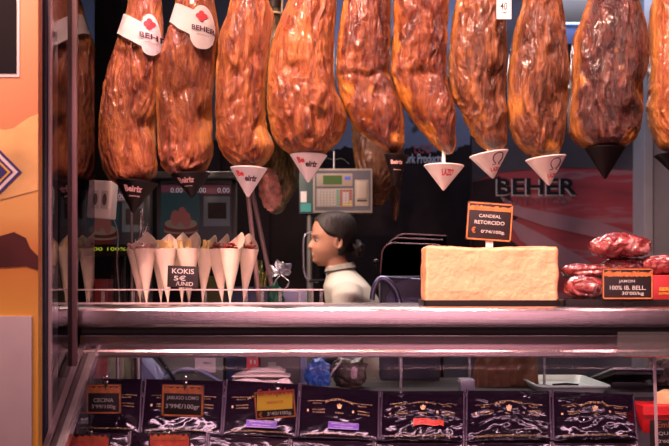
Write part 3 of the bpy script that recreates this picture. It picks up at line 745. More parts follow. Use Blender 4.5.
t = card_sign('price_sign', 'small black handwritten sign reading KOKIS leaning on the paper cones', 'sign', 167.5, 198.5, 266, 287.5, 2.805, .04, None, [('KOKIS',22,5,0,-5.5,'chalk'),('5\u20ac',12,5,-3,1.5,'chalk'),('/UNID',17,4,2,7,'chalk')])
b = BM(); tube(b, [P(183,287,2.808), (X(183,2.808),2.812,ZS)], .0015, 6); box(b, X(178,2.81), X(188,2.81), 2.806, 2.830, ZS, ZS+.002); link('stand', b, M['acrylic'], t)

# ------------------------------------------------------------------ big pale block on a tray
t = thing('serving_tray', 'low black tray under the big pale orange block', 'tray', (X(491,2.6), 2.66, ZS))
b = BM(); x0, x1 = X(423,2.58), X(561,2.56); box(b, x0+.006, x1-.006, 2.555, 2.72, ZS, ZS+.004, .001)
for bb in ((x0,x1,2.55,2.556),(x0,x1,2.72,2.726),(x0,x0+.006,2.55,2.726),(x1-.006,x1,2.55,2.726)): box(b, bb[0],bb[1],bb[2],bb[3],ZS,ZS+.017,.0015)
link('tray_body', b, M['blackplastic'], t)
bm = BM(); x0, x1, y0, y1 = X(424.5,2.60), X(558.5,2.575), 2.575, 2.70; z0, z1 = ZS+.004, Z(246.5,2.575); nx, nz_, ny = 60, 26, 24
def bp(u, v, w):
    x = x0+(x1-x0)*u; y = y0+(y1-y0)*w; z = z0+(z1-z0)*v
    q = Vector((x,y,z)); e = .006
    # round the box edges a little, roughen
    cu, cv, cw = (u-.5)*2, (v-.5)*2, (w-.5)*2
    k = sum(1 for c in (cu,cv,cw) if abs(c) > .995)
    o = Vector((noise.noise(q*22)*.0035+noise.noise(q*70)*.0012, noise.noise(q*22+Vector((5,0,0)))*.003+noise.noise(q*80)*.001, noise.noise(q*16+Vector((0,9,0)))*.005+noise.noise(q*60)*.0018 if v > .5 else 0))
    if k >= 2: o -= Vector((cu if abs(cu)>.995 else 0, cw if abs(cw)>.995 else 0, cv if abs(cv)>.995 else 0))*.003
    return q+o
grid = {}
def gv(i, j, k):
    key = (i,j,k)
    if key not in grid: grid[key] = bm.verts.new(bp(i/nx, j/nz_, k/ny))
    return grid[key]
for i in range(nx):
    for j in range(nz_):
        for k in (0, ny): bm.faces.new((gv(i,j,k),gv(i+1,j,k),gv(i+1,j+1,k),gv(i,j+1,k)))
    for k in range(ny):
        for j in (0, nz_):
            f = bm.faces.new((gv(i,j,k),gv(i+1,j,k),gv(i+1,j,k+1),gv(i,j,k+1))); f.material_index = 1 if j else 0
for j in range(nz_):
    for k in range(ny):
        for i in (0, nx):
            f = bm.faces.new((gv(i,j,k),gv(i,j+1,k),gv(i,j+1,k+1),gv(i,j,k+1))); f.material_index = 1
bmesh.ops.recalc_face_normals(bm, faces=bm.faces)
quick('food_block', 'big rectangular pale orange block of food on a black tray, rough darker top', 'food block', bm, [M['cheese'], M['cheeserind']], angle=60)
t = card_sign('price_sign', 'black price sign with orange border standing on top of the big pale block', 'sign', 466.5, 512.5, 202.5, 241, 2.64, .07, 1.3,
  [('Embutidos',30,4.5,0,-13.5,'orangeprint'),('CANDEAL',22,3.2,0,-5.5,'chalk'),('RETORCIDO',30,3.6,0,1,'chalk'),('\u20ac',4,6,-15.5,9,'orangeprint'),('0\u201974/100g.',24,4,4,10.5,'chalk')], header=(3,8.5,'orangeprint'))
s = 2.645/F
b = BM(); box(b, X(481.5,2.645), X(496.5,2.645), 2.642, 2.656, Z(240,2.645), Z(235,2.645), .0015); box(b, X(486,2.645), X(493,2.645), 2.643, 2.655, Z(250,2.645), Z(239,2.645), .001)
link('clip_foot', b, M['cupwhite'], t)

# ------------------------------------------------------------------ shrink-wrapped meats on the right
t = thing('serving_tray', 'wide low black tray under the wrapped meats at the right', 'tray', (X(640,2.5), 2.6, ZS))
b = BM(); x0, x1 = X(562,2.52), X(760,2.52); box(b, x0+.006, x1-.006, 2.51, 2.84, ZS, ZS+.005, .001)
for bb in ((x0,x1,2.50,2.508),(x0,x1,2.84,2.846),(x0,x0+.007,2.50,2.846),(x1-.007,x1,2.50,2.846)): box(b, bb[0],bb[1],bb[2],bb[3],ZS,ZS+.020,.002)
link('tray_body', b, M['blackplastic'], t)
m, N, L, bs = newmat('wrapped_meat')
tc = N.new('ShaderNodeTexCoord'); n = N.new('ShaderNodeTexNoise'); n.inputs['Scale'].default_value = 22; n.inputs['Detail'].default_value = 5; L.new(tc.outputs['Object'], n.inputs[0])
r = N.new('ShaderNodeValToRGB'); L.new(n.outputs[0], r.inputs[0]); e = r.color_ramp.elements; e[0].position = .35; e[0].color = (.16,.02,.02,1); e[1].position = .72; e[1].color = (.60,.36,.34,1); k = e.new(.55); k.color = (.26,.045,.05,1)
L.new(r.outputs[0], bs.inputs['Base Color']); bs.inputs['Roughness'].default_value = .16; bs.inputs['Coat Weight'].default_value = 1; bs.inputs['Coat Roughness'].default_value = .07
n2 = N.new('ShaderNodeTexNoise'); n2.inputs['Scale'].default_value = 30; n2.inputs['Distortion'].default_value = 1.2; L.new(tc.outputs['Object'], n2.inputs[0])
bp_ = N.new('ShaderNodeBump'); bp_.inputs['Strength'].default_value = .9; bp_.inputs['Distance'].default_value = .015; L.new(n2.outputs[0], bp_.inputs['Height']); L.new(bp_.outputs[0], bs.inputs['Normal']); L.new(bp_.outputs[0], bs.inputs['Coat Normal'])
M['wrapmeat'] = m
def wrapped(px0, px1, py0, py1, Y, dep, lab, tail=0, seed=0):
    bm = BM(); cx, cz = X((px0+px1)/2, Y), Z((py0+py1)/2, Y); rx, rz = (px1-px0)/2/F*Y, (py1-py0)/2/F*Y
    bmesh.ops.create_uvsphere(bm, u_segments=64, v_segments=40, radius=1)
    for v in bm.verts:
        c = v.co.copy(); p = Vector((math.copysign(abs(c.x)**.8, c.x)*rx, math.copysign(abs(c.y)**.85, c.y)*dep/2, math.copysign(abs(c.z)**.8, c.z)*rz))
        q = p+Vector((seed*3.3, seed, 0)); nn = c.normalized()
        fold = abs(noise.noise(Vector((q.x*26+noise.noise(q*11)*2.5, q.y*26, q.z*26))))
        p += nn*(.007*noise.noise(q*14)-.009*(1-fold)**5+.003*noise.noise(q*50)+.002)
        if tail and c.x*tail > .85: p.z += (c.x*tail-.85)*.05
        v.co = p+Vector((cx, Y, cz))
    return quick('wrapped_meat', lab, 'meat', bm, M['wrapmeat'], 'shrink-wrapped meats on the black tray', angle=180)
wrapped(565, 604, 277.5, 300, 2.57, .10, 'wrapped meat lying lowest at the left front of the tray, beside the black sign', seed=1)
wrapped(563, 612, 264, 279, 2.66, .10, 'wrapped meat behind and above the lowest left one, next to the big pale block', seed=2)
wrapped(604, 650, 277, 300, 2.60, .10, 'wrapped meat hidden behind the black sign with white writing', seed=6)
wrapped(600, 648, 257, 276, 2.68, .10, 'pale pink wrapped meat in the middle layer, under the topmost one', seed=3)
wrapped(589, 650, 234.5, 259, 2.66, .12, 'topmost and largest wrapped meat of the heap at the right', tail=1, seed=4)
wrapped(640, 692, 254, 277, 2.64, .12, 'wrapped meat at the right edge, resting on the red packet', seed=5)
t = thing('food_packet', 'flat red packet with pale yellow print at the right end of the tray', 'packet', (X(672,2.57), 2.6, ZS+.005))
b = BM(); box(b, X(650,2.57), X(700,2.57), 2.55, 2.66, ZS+.005, Z(275,2.57), .004); link('box', b, mat('red_packet', (.45,.03,.035), .3), t)
b = BM(); text(b, 'IBERICO', .05, .010, flatfn(668, 289, 2.549)); text(b, 'EXTRA', .03, .006, flatfn(664, 293.5, 2.549)); link('print', b, M['yellowprint'], t, smooth=False)
t = card_sign('price_sign', 'black price sign with orange heading in front of the wrapped meats', 'sign', 602, 653, 268, 299.5, 2.492, .0, 1.2,
  [('Embutidos',40,6,0,-10,'orangeprint'),('JAMON',16,3.6,-1,-2.2,'chalk'),('100% IB. BELL.',36,4.2,0,4,'chalk'),('30\u201900/kg',22,4.2,5,10,'chalk')], header=(3,8,'orangeprint'))
b = BM(); box(b, X(622,2.5), X(634,2.5), 2.484, 2.499, ZS, ZS+.012, .001); link('clip_foot', b, M['cupblack'], t)

# ------------------------------------------------------------------ vacuum packs in the case
for fn_, bs_ in (('film', .22), ('film_crinkled', .75)):
  m, N, L, bs = newmat('black_vacuum_'+fn_)
  tc = N.new('ShaderNodeTexCoord'); mp = N.new('ShaderNodeMapping'); L.new(tc.outputs['Object'], mp.inputs[0]); mp.inputs['Scale'].default_value = (.8,1.5,1.5)
  bs.inputs['Base Color'].default_value = (.009,.004,.010,1); bs.inputs['Roughness'].default_value = .13; bs.inputs['Coat Weight'].default_value = .1; bs.inputs['Coat Roughness'].default_value = .1
  n2 = N.new('ShaderNodeTexNoise'); n2.inputs['Scale'].default_value = 9; n2.inputs['Distortion'].default_value = 1.2; n2.inputs['Detail'].default_value = 3; L.new(mp.outputs[0], n2.inputs[0])
  bp_ = N.new('ShaderNodeBump'); bp_.inputs['Strength'].default_value = bs_; bp_.inputs['Distance'].default_value = .02; L.new(n2.outputs[0], bp_.inputs['Height']); L.new(bp_.outputs[0], bs.inputs['Normal']); L.new(bp_.outputs[0], bs.inputs['Coat Normal'])
  M[fn_] = m
mseam = mat('sealed_seam', (.10,.07,.10), .15, .2, bump=.5, bump_s=90)
def pack(tl, tr, bl, br, lab, sticker=None, seed=0, puff=.012, row='upper', sag=0, Yt=2.675, Yb=2.515):
    A, B, C_, D = P(*tl, Yt), P(*tr, Yt), P(*bl, Yb), P(*br, Yb)
    cen = (A+B+C_+D)/4; nrm = (B-A).cross(A-C_).normalized(); nrm = nrm if nrm.y < 0 else -nrm
    t = thing('vacuum_pack', lab, 'food pack', ((C_+D)/2), 'black vacuum packs in the display case')
    def S(u, v, off=0):
        p = (A*(1-u)+B*u)*(1-v)+(C_*(1-u)+D*u)*v
        e = max(0, math.sin(PI*min(1,max(0,u))))**.5*max(0, math.sin(PI*min(1,max(0,v))))**.5
        q = Vector((u*2.2+seed*3.7, v*1.6+seed, 0))
        h = puff*e*(.8+.45*noise.noise(q*1.3))
        wr = 1-abs(noise.noise(Vector((q.x*2.2+noise.noise(q*2)*.8, q.y*3.4, seed))))
        kk = 1.0 if seed in (5,6,7) else .3
        h += (.009*e*(wr**4) + .002*noise.noise(q*7)*e)*kk
        return p+nrm*(h+off)
    nu, nv = 56, 36; bm = BM()
    G = [[bm.verts.new(S(i/nu, j/nv)) for i in range(nu+1)] for j in range(nv+1)]
    H_ = [[bm.verts.new((A*(1-i/nu)+B*i/nu)*(1-j/nv)+(C_*(1-i/nu)+D*i/nu)*j/nv-nrm*.003) for i in range(nu+1)] for j in range(nv+1)]
    for j in range(nv):
        for i in range(nu):
            bm.faces.new((G[j][i],G[j+1][i],G[j+1][i+1],G[j][i+1])); bm.faces.new((H_[j][i],H_[j][i+1],H_[j+1][i+1],H_[j+1][i]))
    for j in range(nv):
        bm.faces.new((G[j][0],H_[j][0],H_[j+1][0],G[j+1][0])); bm.faces.new((G[j][nu],G[j+1][nu],H_[j+1][nu],H_[j][nu]))
    for i in range(nu):
        bm.faces.new((G[0][i],G[0][i+1],H_[0][i+1],H_[0][i])); bm.faces.new((G[nv][i],H_[nv][i],H_[nv][i+1],G[nv][i+1]))
    link('film_pouch', bm, M['film_crinkled' if seed in (5,6,7) else 'film'], t, angle=180)
    bm = BM()
    for u0 in (-.012, .992):
        pts = [S(min(max(u0+.01,0.0),1.0), v/24, .003+.002*noise.noise(Vector((v*.5,seed,u0)))) for v in range(25)]
        tube(bm, pts, .0026, 8, flat=.6)
    link('sealed_edge', bm, mseam, t)
    W = (B-A).length; Hh = (A-C_).length
    def fn(u0, v0, off=.0012, rot=0): return lambda a, b_: S(u0+a/W, v0-b_/Hh, off)
    bm = BM()
    arc = lambda a, b_: S(.5+a/W, .30-b_/Hh+(a/W)**2*2.0, .0012)
    text(bm, "BLACK'N BLACK", .082, .010, arc, bold=.0)
    for ux in (.22, .79):
        text(bm, 'JAMON IBERICO DE', .058, .005, fn(ux, .345), bold=0); text(bm, 'BELLOTA', .026, .0045, fn(ux, .39), bold=0)
        text(bm, 'LONCHEADO', .036, .0045, fn(ux+.02, .50), bold=0); text(bm, 'A CUCHILLO', .036, .0045, fn(ux+.02, .55), bold=0)
        c = .1*0
        quad(bm, [S(ux-.115+a, .52+b_, .0012) for a, b_ in ((-.012,.022),(.012,.022),(.012,-.022),(-.012,-.022))])
    # crest: crown over shield
    quad(bm, [S(.5+a, .43+b_, .0012) for a, b_ in ((-.018,.055),(.018,.055),(.03,.0),(.034,-.035),(.016,-.02),(0,-.055),(-.016,-.02),(-.034,-.035),(-.03,0))])
    text(bm, 'RESERVA', .024, .006, fn(.5, .56), bold=0)
    text(bm, 'PRODUCTO DE ESPANA ENVASADO AL VACIO SIN GLUTEN', W*.78, .005, fn(.5, .93), bold=0)
    link('gold_print', bm, M['gold'], t, smooth=False)
    if sticker:
        kind, u0, v0 = sticker; wS, hS = {'purple':(.090,.026),'red':(.090,.022)}[kind]
        f0 = fn(u0, v0, .0035); bm = BM(); n = 8
        gr = [[bm.verts.new(f0(wS*(i/n-.5), hS*(j/4-.5))) for i in range(n+1)] for j in range(5)]
        for j in range(4):
            for i in range(n): bm.faces.new((gr[j][i],gr[j][i+1],gr[j+1][i+1],gr[j+1][i]))
        bmesh.ops.recalc_face_normals(bm, faces=bm.faces)
        bmesh.ops.solidify(bm, geom=bm.faces[:], thickness=.0006)
        st = link('sticker', bm, M['purple' if kind == 'purple' else 'redlabel'], t, label=kind+' sticker')
        bm = BM(); f1 = fn(u0, v0, .0055)
        text(bm, 'JAMON IBERICO CEBO', wS*.8, .006, lambda a, b_: f1(a, b_+.005), bold=0); text(bm, 'CORTADO A MANO', wS*.6, .004, lambda a, b_: f1(a, b_-.005), bold=0)
        if kind == 'purple':
            for j0, j1 in ((-.46,-.42),(.42,.46)):
                quad(bm, [f1(wS*a, hS*b_) for a, b_ in ((-.48,j0),(.48,j0),(.48,j1),(-.48,j1))])
        link('sticker_print', bm, mat('sticker_ink', (.85,.75,.85), .5) if kind == 'purple' else mat('sticker_ink_red', (.55,.03,.03), .5), st, smooth=False)
    return t
pack((78,378),(142,379),(66,433),(139.5,434), 'upper row black pack at the far left, behind the slanting frame', seed=1)
pack((146,379),(224,381),(141,434),(221,436), 'upper row black pack carrying the orange-framed chalk-written sign', seed=2)
pack((227,380),(299,384),(223,435.5),(295.5,438), 'upper row black pack under the folded pale bag, yellow sign in front', ('purple',.52,.83), seed=3)
pack((301,384),(379,391),(298,437.5),(378,441), 'upper row black pack with a purple and white sticker, no sign on it', ('purple',.56,.80), seed=4)
pack((382,391),(464,391),(380.5,441),(463.5,442), 'upper row black pack with a bright red sticker', ('red',.57,.72), seed=5, puff=.016)
pack((467,390.5),(549.5,391),(466,442),(551,441), 'crinkled upper row black pack second from the right, no sticker', seed=6, puff=.018)
pack((552.5,391),(633,394.5),(553.5,441),(637,440), 'rightmost upper row black pack, beside the red box', seed=7, puff=.018)
low = [((72,432),(129,433),(60,486),(127,487),'lower row black pack at the far left under a red sign'),
 ((131,432),(207,434),(126,487),(204,489),'lower row black pack, second from the left, a red sign on it'),
 ((209,435),(289.5,439),(205,490),(287,492),'lower row black pack below the yellow sign, only its top edge in view'),
 ((291.5,440),(373.5,442),(289,494),(372,496),'lower row black pack below the purple sticker pack'),
 ((375.5,443),(463.5,443),(374,497),(463,498),'lower row black pack below the red sticker pack'),
 ((466,443),(550.5,443),(465,498),(551,498),'lower row black pack below the crinkled pack'),
 ((553,443),(637,443),(554,498),(639,498),'lower row black pack at the right, below the rightmost upper pack')]
for k, (a, b_, c, d, lab) in enumerate(low): pack(a, b_, c, d, lab, seed=11+k, Yt=2.47, Yb=2.33, puff=.014)

# signs in the case, each with a clip
def case_sign(px0, px1, py0, py1, Y, lab, **k):
    t = card_sign('price_sign', lab, 'sign', px0, px1, py0, py1, Y, **k)
    cx = (px0+px1)/2+2
    b = BM(); s = Y/F
    tube(b, curve_pts([P(cx-2,py0-3,Y+.004), P(cx-3,py0-7,Y+.004), P(cx+1,py0-8,Y+.002), P(cx+2,py0-4,Y), P(cx,py0+1,Y-.002), P(cx,py0+6,Y-.005)], 5), .0014, 6)
    box(b, X(cx-1.5,Y), X(cx+2.5,Y), Y-.004, Y+.004, Z(py0+2,Y), Z(py0-3,Y), .0008)
    link('wire_clip', b, M['chrome'], t)
    return t
M['redprint'] = mat('red_print', (.72,.10,.07), .5, noise_s=60, noise_a=.3)
case_sign(86, 121.5, 384, 414, 2.50, 'dim black sign with orange border at the left, behind the slanting frame', frame=1.6, header=(1.5,9,'orangeprint'), lines=[('CECINA',20,4,0,1,'purplech' if 'purplech' in M else 'chalk'),('3\u201999/100g',24,5,0,8,'chalk')])
case_sign(161.5, 204, 384.5, 417, 2.50, 'black chalk-written sign in an orange frame reading a price per 100 grams', tilt=.03, frame=1.8, header=(1.5,9,'orangeprint'), lines=[('JABUGO LOMO',32,4.5,0,-2.5,'chalk'),('3\u201999\u20ac/100gr',34,6,0,6,'chalk')])
t = case_sign(254.5, 295.5, 390.5, 418.5, 2.49, 'black price sign with a yellow centre and red heading in front of the third pack', tilt=-.07, frame=1.2, lines=[('3\u201940/100g.',25,4.5,4,9.3,'chalk'),('\u20ac',3.5,5,-15,9,'orangeprint')], header=None)
b = BM(); Y = 2.486; quad(b, [P(257,394,Y), P(257,411,Y), P(292.5,408.5,Y), P(292.5,392,Y)]); link('yellow_panel', b, M['yellowprint'], t, smooth=False)
b = BM(); text(b, 'IBERICO', .045, .008, flatfn(275, 402, Y-.001, .06)); link('panel_print', b, M['orangeprint'], t, smooth=False)
b = BM(); text(b, 'Embutidos', .10, .018, flatfn(276, 391.5, Y-.001, .07), bold=.04); link('heading', b, M['redprint'], t, smooth=False)
for (x0, x1, y0, lab) in ((66,110,434,'red-panelled sign at the bottom left corner of the case'), (148.5,190.5,433,'red-panelled sign in the lower row beneath the orange-framed chalk sign')):
    t = case_sign(x0, x1, y0, 466, 2.30, lab, frame=None, lines=[])
    b = BM(); Y = 2.296; xa, xb = x0+1.5, x1-1.5
    pts = [P(xa,464,Y), P(xb,464,Y)]+[P(xb-(xb-xa)*k/14, y0+4.5-abs(math.sin(k*1.7))*4, Y) for k in range(15)]
    quad(b, pts); link('red_panel', b, M['redprint'], t, smooth=False)
    b = BM(); text(b, 'Embutidos', (x1-x0)*.8/F*Y, .012, flatfn((x0+x1)/2, y0+4.5, Y-.001), bold=.03); link('heading', b, M['orangeprint'], t, smooth=False)
# right end of the case: red box, wedge, sign
b = BM(); box(b, X(638,2.60), X(720,2.60), 2.56, 2.68, Z(440,2.6), Z(404,2.6), .004)
for zz in (Z(412,2.6),): box(b, X(637.5,2.60), X(720,2.60), 2.556, 2.56, zz-.004, zz, .0005)
quick('storage_box', 'bright red plastic box at the right end of the case', 'box', b, M['red'])
bm = BM(); z0 = Z(404,2.6)+.0005; z1 = z0+.035; tri = [(X(655,2.6),2.59),(X(700,2.6),2.575),(X(700,2.6),2.66),(X(672,2.6),2.67)]
lo = [bm.verts.new((x,y,z0)) for x,y in tri]; hi = [bm.verts.new((x,y,z1)) for x,y in tri]
bm.faces.new(lo); bm.faces.new(hi)
for k in range(4): bm.faces.new((lo[k],lo[(k+1)%4],hi[(k+1)%4],hi[k]))
bmesh.ops.recalc_face_normals(bm, faces=bm.faces); bmesh.ops.bevel(bm, geom=bm.edges[:], offset=.002, segments=2, affect='EDGES')
quick('cheese_wedge', 'pale yellow cheese wedge on the red box at the right edge', 'cheese', bm, M['cheese_stick'])
card_sign('price_sign', 'black sign with an orange heading at the bottom right edge of the case', 'sign', 650, 700, 420, 455, 2.50, frame=None, lines=[('Embutidos',36,6,0,-13,'orangeprint'),('QUESO',22,4,-6,-4,'chalk'),('2\u201960/100g',26,4,-4,4,'chalk')])

# ------------------------------------------------------------------ behind the case: worktop and what stands on it
WZ = .955
t = thing('work_counter', 'dark steel worktop behind the display case', 'counter', (0, 3.25, 0))
b = BM(); box(b, -1.5, 1.8, 2.90, 3.45, WZ-.04, WZ, .006); link('worktop', b, M['worktop'], t)
b = BM(); box(b, -1.48, 1.78, 2.95, 3.40, .08, WZ-.04, .004); link('cabinet', b, mat('cabinet_dark', (.03,.028,.03), .5), t)
# folded carrier bags
t = thing('folded_bags', 'stack of folded pale plastic bags lying above the third pack', 'bags', (X(262,2.76), 2.75, .9755))
for k, (x0, x1, y0, y1) in enumerate(((222,300,376,383.5),(232,290,371.5,376.5),(246,285,368,372))):
    bm = BM(); n = 30; Ya, Yb_ = 2.705, 2.79; up = []; dn = []
    zb = .9756 if k == 0 else Z(y1, 2.72)
    zt_ = Z(y0, 2.72)
    for j in range(7):
        rowu = []; rowd = []
        for i in range(n+1):
            u = i/n; w = j/6; x = X(x0+(x1-x0)*u, 2.72); y = Ya+(Yb_-Ya)*w
            q = Vector((x*20+k*5, y*30, 0)); e = min(1, 6*u, 6*(1-u), 4*w+.3, 4*(1-w)+.3)
            rowu.append(bm.verts.new((x, y, zb+(zt_-zb)*e*(.85+.35*noise.noise(q))+.001))); rowd.append(bm.verts.new((x, y, zb)))
        up.append(rowu); dn.append(rowd)
    for j in range(6):
        for i in range(n): bm.faces.new((up[j][i],up[j][i+1],up[j+1][i+1],up[j+1][i])); bm.faces.new((dn[j][i],dn[j+1][i],dn[j+1][i+1],dn[j][i+1]))
    for j in range(6):
        for i in (0, n): bm.faces.new((up[j][i],up[j+1][i],dn[j+1][i],dn[j][i]))
    for i in range(n):
        for j in (0, 6): bm.faces.new((up[j][i],up[j][i+1],dn[j][i+1],dn[j][i]))
    bmesh.ops.recalc_face_normals(bm, faces=bm.faces)
    link('folded_bag', bm, mat('bag_film_%d'%k, (.72,.62,.55), .35, noise_s=20, noise_a=.15), t)
def crumple(name, lab, cat, px0, px1, py0, py1, Y, dep, m, seed=0, amp=.02, group=None, base=None, sq=1.0):
    bm = BM(); rx = (px1-px0)/2/F*Y; z1 = Z(py0,Y); z0 = base if base is not None else Z(py1,Y); rz = (z1-z0)/2; c = Vector((X((px0+px1)/2,Y), Y, (z0+z1)/2))
    bmesh.ops.create_icosphere(bm, subdivisions=5, radius=1)
    for v in bm.verts:
        p = v.co.copy(); q = p*1.7+Vector((seed,seed*2,0)); f = 1+amp/.02*.22*noise.noise(q*1.6)+amp/.02*.16*(abs(noise.noise(q*3))-.2)
        pz = max(-1, math.copysign(abs(p.z)**sq, p.z)*f)
        v.co = c+Vector((math.copysign(abs(p.x)**sq,p.x)*rx*f, p.y*dep/2*f, pz*rz))
    return quick(name, lab, cat, bm, m, group, angle=180)
crumple('crumpled_bag', 'crumpled bright blue plastic bag behind the packs', 'bag', 306, 329, 360, 382, 3.0, .10, mat('blue_film', (.05,.16,.55), .25), seed=3, amp=.035, base=WZ)
t = thing('paper_stack', 'pale blue folded paper in a clear box at the left behind the packs', 'paper', (X(150,3.05), 3.05, WZ))
mbl = mat('pale_blue_paper', (.42,.46,.75), .6)
b = BM(); quad(b, [P(139,380,3.0), P(139,358,3.04), P(152,358,3.10), P(166,372,3.10), P(160,384,3.0)]); bmesh.ops.solidify(b, geom=b.faces[:], thickness=.004); link('sheet', b, mbl, t, smooth=False)
b = BM(); tube(b, curve_pts([P(165,378,3.06),P(180,370,3.06),P(200,371,3.06),P(222,382,3.06)],6), [.012+.004*math.sin(i) for i in range(19)], 12, flat=.5); link('rolled_edge', b, mbl, t)
b = BM(); box(b, X(112,3.2), X(226,3.2), 3.12, 3.21, WZ, Z(350,3.2), .008); 
t2 = thing('food_crate', 'greenish translucent storage crate with a white label behind the left packs', 'crate', (X(170,3.2), 3.22, WZ))
link('crate_body', b, mat('green_grey_plastic', (.16,.20,.16), .4, noise_s=5, noise_a=.3), t2)
b = BM(); box(b, X(195,3.115), X(215.5,3.115), 3.113, 3.119, Z(372.5,3.115), Z(358,3.115)); lb = link('paper_label', b, M['whitepaper'], t2)
b = BM(); text(b, 'TARA 2', .03, .008, flatfn(207, 363, 3.112)); link('label_print', b, M['darkink'], lb, smooth=False)
b = BM(); tube(b, [P(158,356,3.10), P(174,379,3.02)], .006, 8); quick('knife_steel', 'thin dark rod leaning over the pale blue paper', 'rod', b, M['blackplastic'])
t = thing('spice_box', 'small red box with white marks behind the folded bags', 'box', (X(252,3.1), 3.12, WZ))
b = BM(); box(b, X(246.5,3.08), X(258.5,3.08), 3.08, 3.14, WZ, Z(354,3.08), .002); link('box', b, M['red'], t)
b = BM(); box(b, X(250,3.08), X(251.6,3.08), 3.0785, 3.0795, Z(364,3.08), Z(360,3.08)); box(b, X(254,3.08), X(255.6,3.08), 3.0785, 3.0795, Z(364,3.08), Z(360,3.08)); link('mark', b, M['whiteplastic'], t, smooth=False)
b = BM(); box(b, X(260,3.1), X(300,3.1), 3.10, 3.16, WZ, Z(352,3.1), .004)
t = thing('metal_box', 'grey metal box with a small pale plate behind the folded bags', 'box', (X(280,3.1), 3.13, WZ)); link('box', b, mat('grey_metal', (.14,.13,.12), .5, .3), t)
b = BM(); box(b, X(268,3.098), X(276,3.098), 3.097, 3.10, Z(372,3.1), Z(362,3.1)); link('plate', b, mat('pale_plate', (.35,.38,.33), .5), t)
# pale tray
t = thing('food_tray', 'pale grey-green plastic food tray on the worktop behind the packs', 'tray', (X(572,3.1), 3.1, WZ))
bm = BM(); y0, y1 = 2.93, 3.30; xa, xb = X(535,2.93), X(607,2.93)+.01; zt_ = Z(386,2.93)
def rr(cx, cy, hx, hy, z, r=.03, n=8):
    out = []
    for qx, qy, a0 in ((1,1,0),(-1,1,PI/2),(-1,-1,PI),(1,-1,3*PI/2)):
        for k in range(n+1): a = a0+PI/2*k/n; out.append(Vector((cx+qx*(hx-r)+r*math.cos(a), cy+qy*(hy-r)+r*math.sin(a), z)))
    return out
cx, cy, hx, hy = (xa+xb)/2+.01, (y0+y1)/2, (xb-xa)/2, (y1-y0)/2
loft(bm, [rr(cx,cy,hx*.86,hy*.88,WZ+.0008), rr(cx,cy,hx*.97,hy*.97,zt_-.006), rr(cx,cy,hx,hy,zt_-.005), rr(cx,cy,hx,hy,zt_), rr(cx,cy,hx*.955,hy*.955,zt_), rr(cx,cy,hx*.85,hy*.86,WZ+.005)])
bmesh.ops.recalc_face_normals(bm, faces=bm.faces); link('tray_body', bm, mat('tray_plastic', (.50,.60,.56), .4), t)
b = BM(); tube(b, [(cx-.03,cy,WZ+.010),(cx+.02,cy+.01,WZ+.011),(cx+.06,cy,WZ+.010)], [.003,.005,.003], 8); quick('black_tongs', 'small black utensil lying inside the pale tray', 'utensil', b, M['blackplastic'])
# brown cloth
bm = BM(); Yc = 3.16; n = 46; L0 = []
for j in range(15):
    row = []
    for i in range(n+1):
        u = i/n; v = j/14; x = X(473+7*(1-v)**2+(540-473-8*(1-v)**2)*u, Yc); z = Z(352+38*v, Yc)
        f = .018*math.sin(u*19+v*3)+.014*noise.noise(Vector((u*6,v*5,2)))
        row.append(bm.verts.new((x, Yc+f+.05*(u-.5)**2, z)))
    L0.append(row)
for j in range(14):
    for i in range(n): bm.faces.new((L0[j][i],L0[j][i+1],L0[j+1][i+1],L0[j+1][i]))
bmesh.ops.solidify(bm, geom=bm.faces[:], thickness=.003)
mcl = mat('brown_cloth', (.26,.13,.075), .85, noise_s=60, noise_a=.15)
t = thing('hanging_apron', 'brown cloth apron with a folded pocket hanging behind the crinkled pack', 'apron', (X(506,Yc), Yc, Z(392,Yc)))
link('cloth', bm, mcl, t)
bm = BM(); R_ = []
for j in range(5):
    R_.append([bm.verts.new((X(477+i*2.0, Yc-.03), Yc-.03+.006*math.sin(i*1.3), Z(374+j*4.3+.4*i*0, Yc))) for i in range(18)])
for j in range(4):
    for i in range(17): bm.faces.new((R_[j][i],R_[j][i+1],R_[j+1][i+1],R_[j+1][i]))
bmesh.ops.solidify(bm, geom=bm.faces[:], thickness=.002); link('pocket', bm, mcl, t)
b = BM(); tube(b, [(X(470,Yc),Yc+.01,Z(351,Yc)),(X(545,Yc),Yc+.01,Z(351,Yc))], .005, 8); tube(b, [(X(545,Yc),Yc+.01,Z(351,Yc)),(X(545,Yc),Yc+.01,WZ)], .005, 8); tube(b, [(X(470,Yc),Yc+.01,Z(351,Yc)),(X(470,Yc),Yc+.01,WZ)], .005, 8); link('rack', b, M['steel_dark'], t)
b = BM(); box(b, X(460,3.0), X(474,3.0), 2.98, 3.04, WZ, Z(379,3.0), .003); quick('steel_box', 'small dull grey metal box left of the brown apron', 'box', b, mat('dull_grey_blue', (.22,.22,.27), .4, .4))
# flat grey weighing plate at right
t = thing('bench_scale', 'grey bench scale with a flat tilted plate at the right behind the case', 'scale', (X(635,3.1), 3.15, WZ))
mt = Matrix.Translation((X(628,3.12), 3.14, Z(374,3.12))) @ Matrix.Rotation(math.radians(-14), 4, 'X') @ Matrix.Rotation(math.radians(4), 4, 'Z')
b = BM(); box(b, -.09, .09, -.11, .11, -.004, .004, .003, mt); link('plate', b, mat('grey_plate', (.33,.33,.34), .3, .5), t)
b = BM(); box(b, -.085, .085, -.105, .105, -.020, -.0045, .003, mt); box(b, X(612,3.1), X(648,3.1), 3.1, 3.2, WZ, Z(382,3.1), .003); link('body', b, M['blackplastic'], t)
crumple('spice_bag', 'dark brown speckled bag at the right edge behind the case', 'bag', 652, 700, 352, 396, 3.15, .18, mat('speckled_brown', (.10,.06,.055), .6, noise_s=120, noise_a=.9), seed=9, base=WZ, sq=.6)
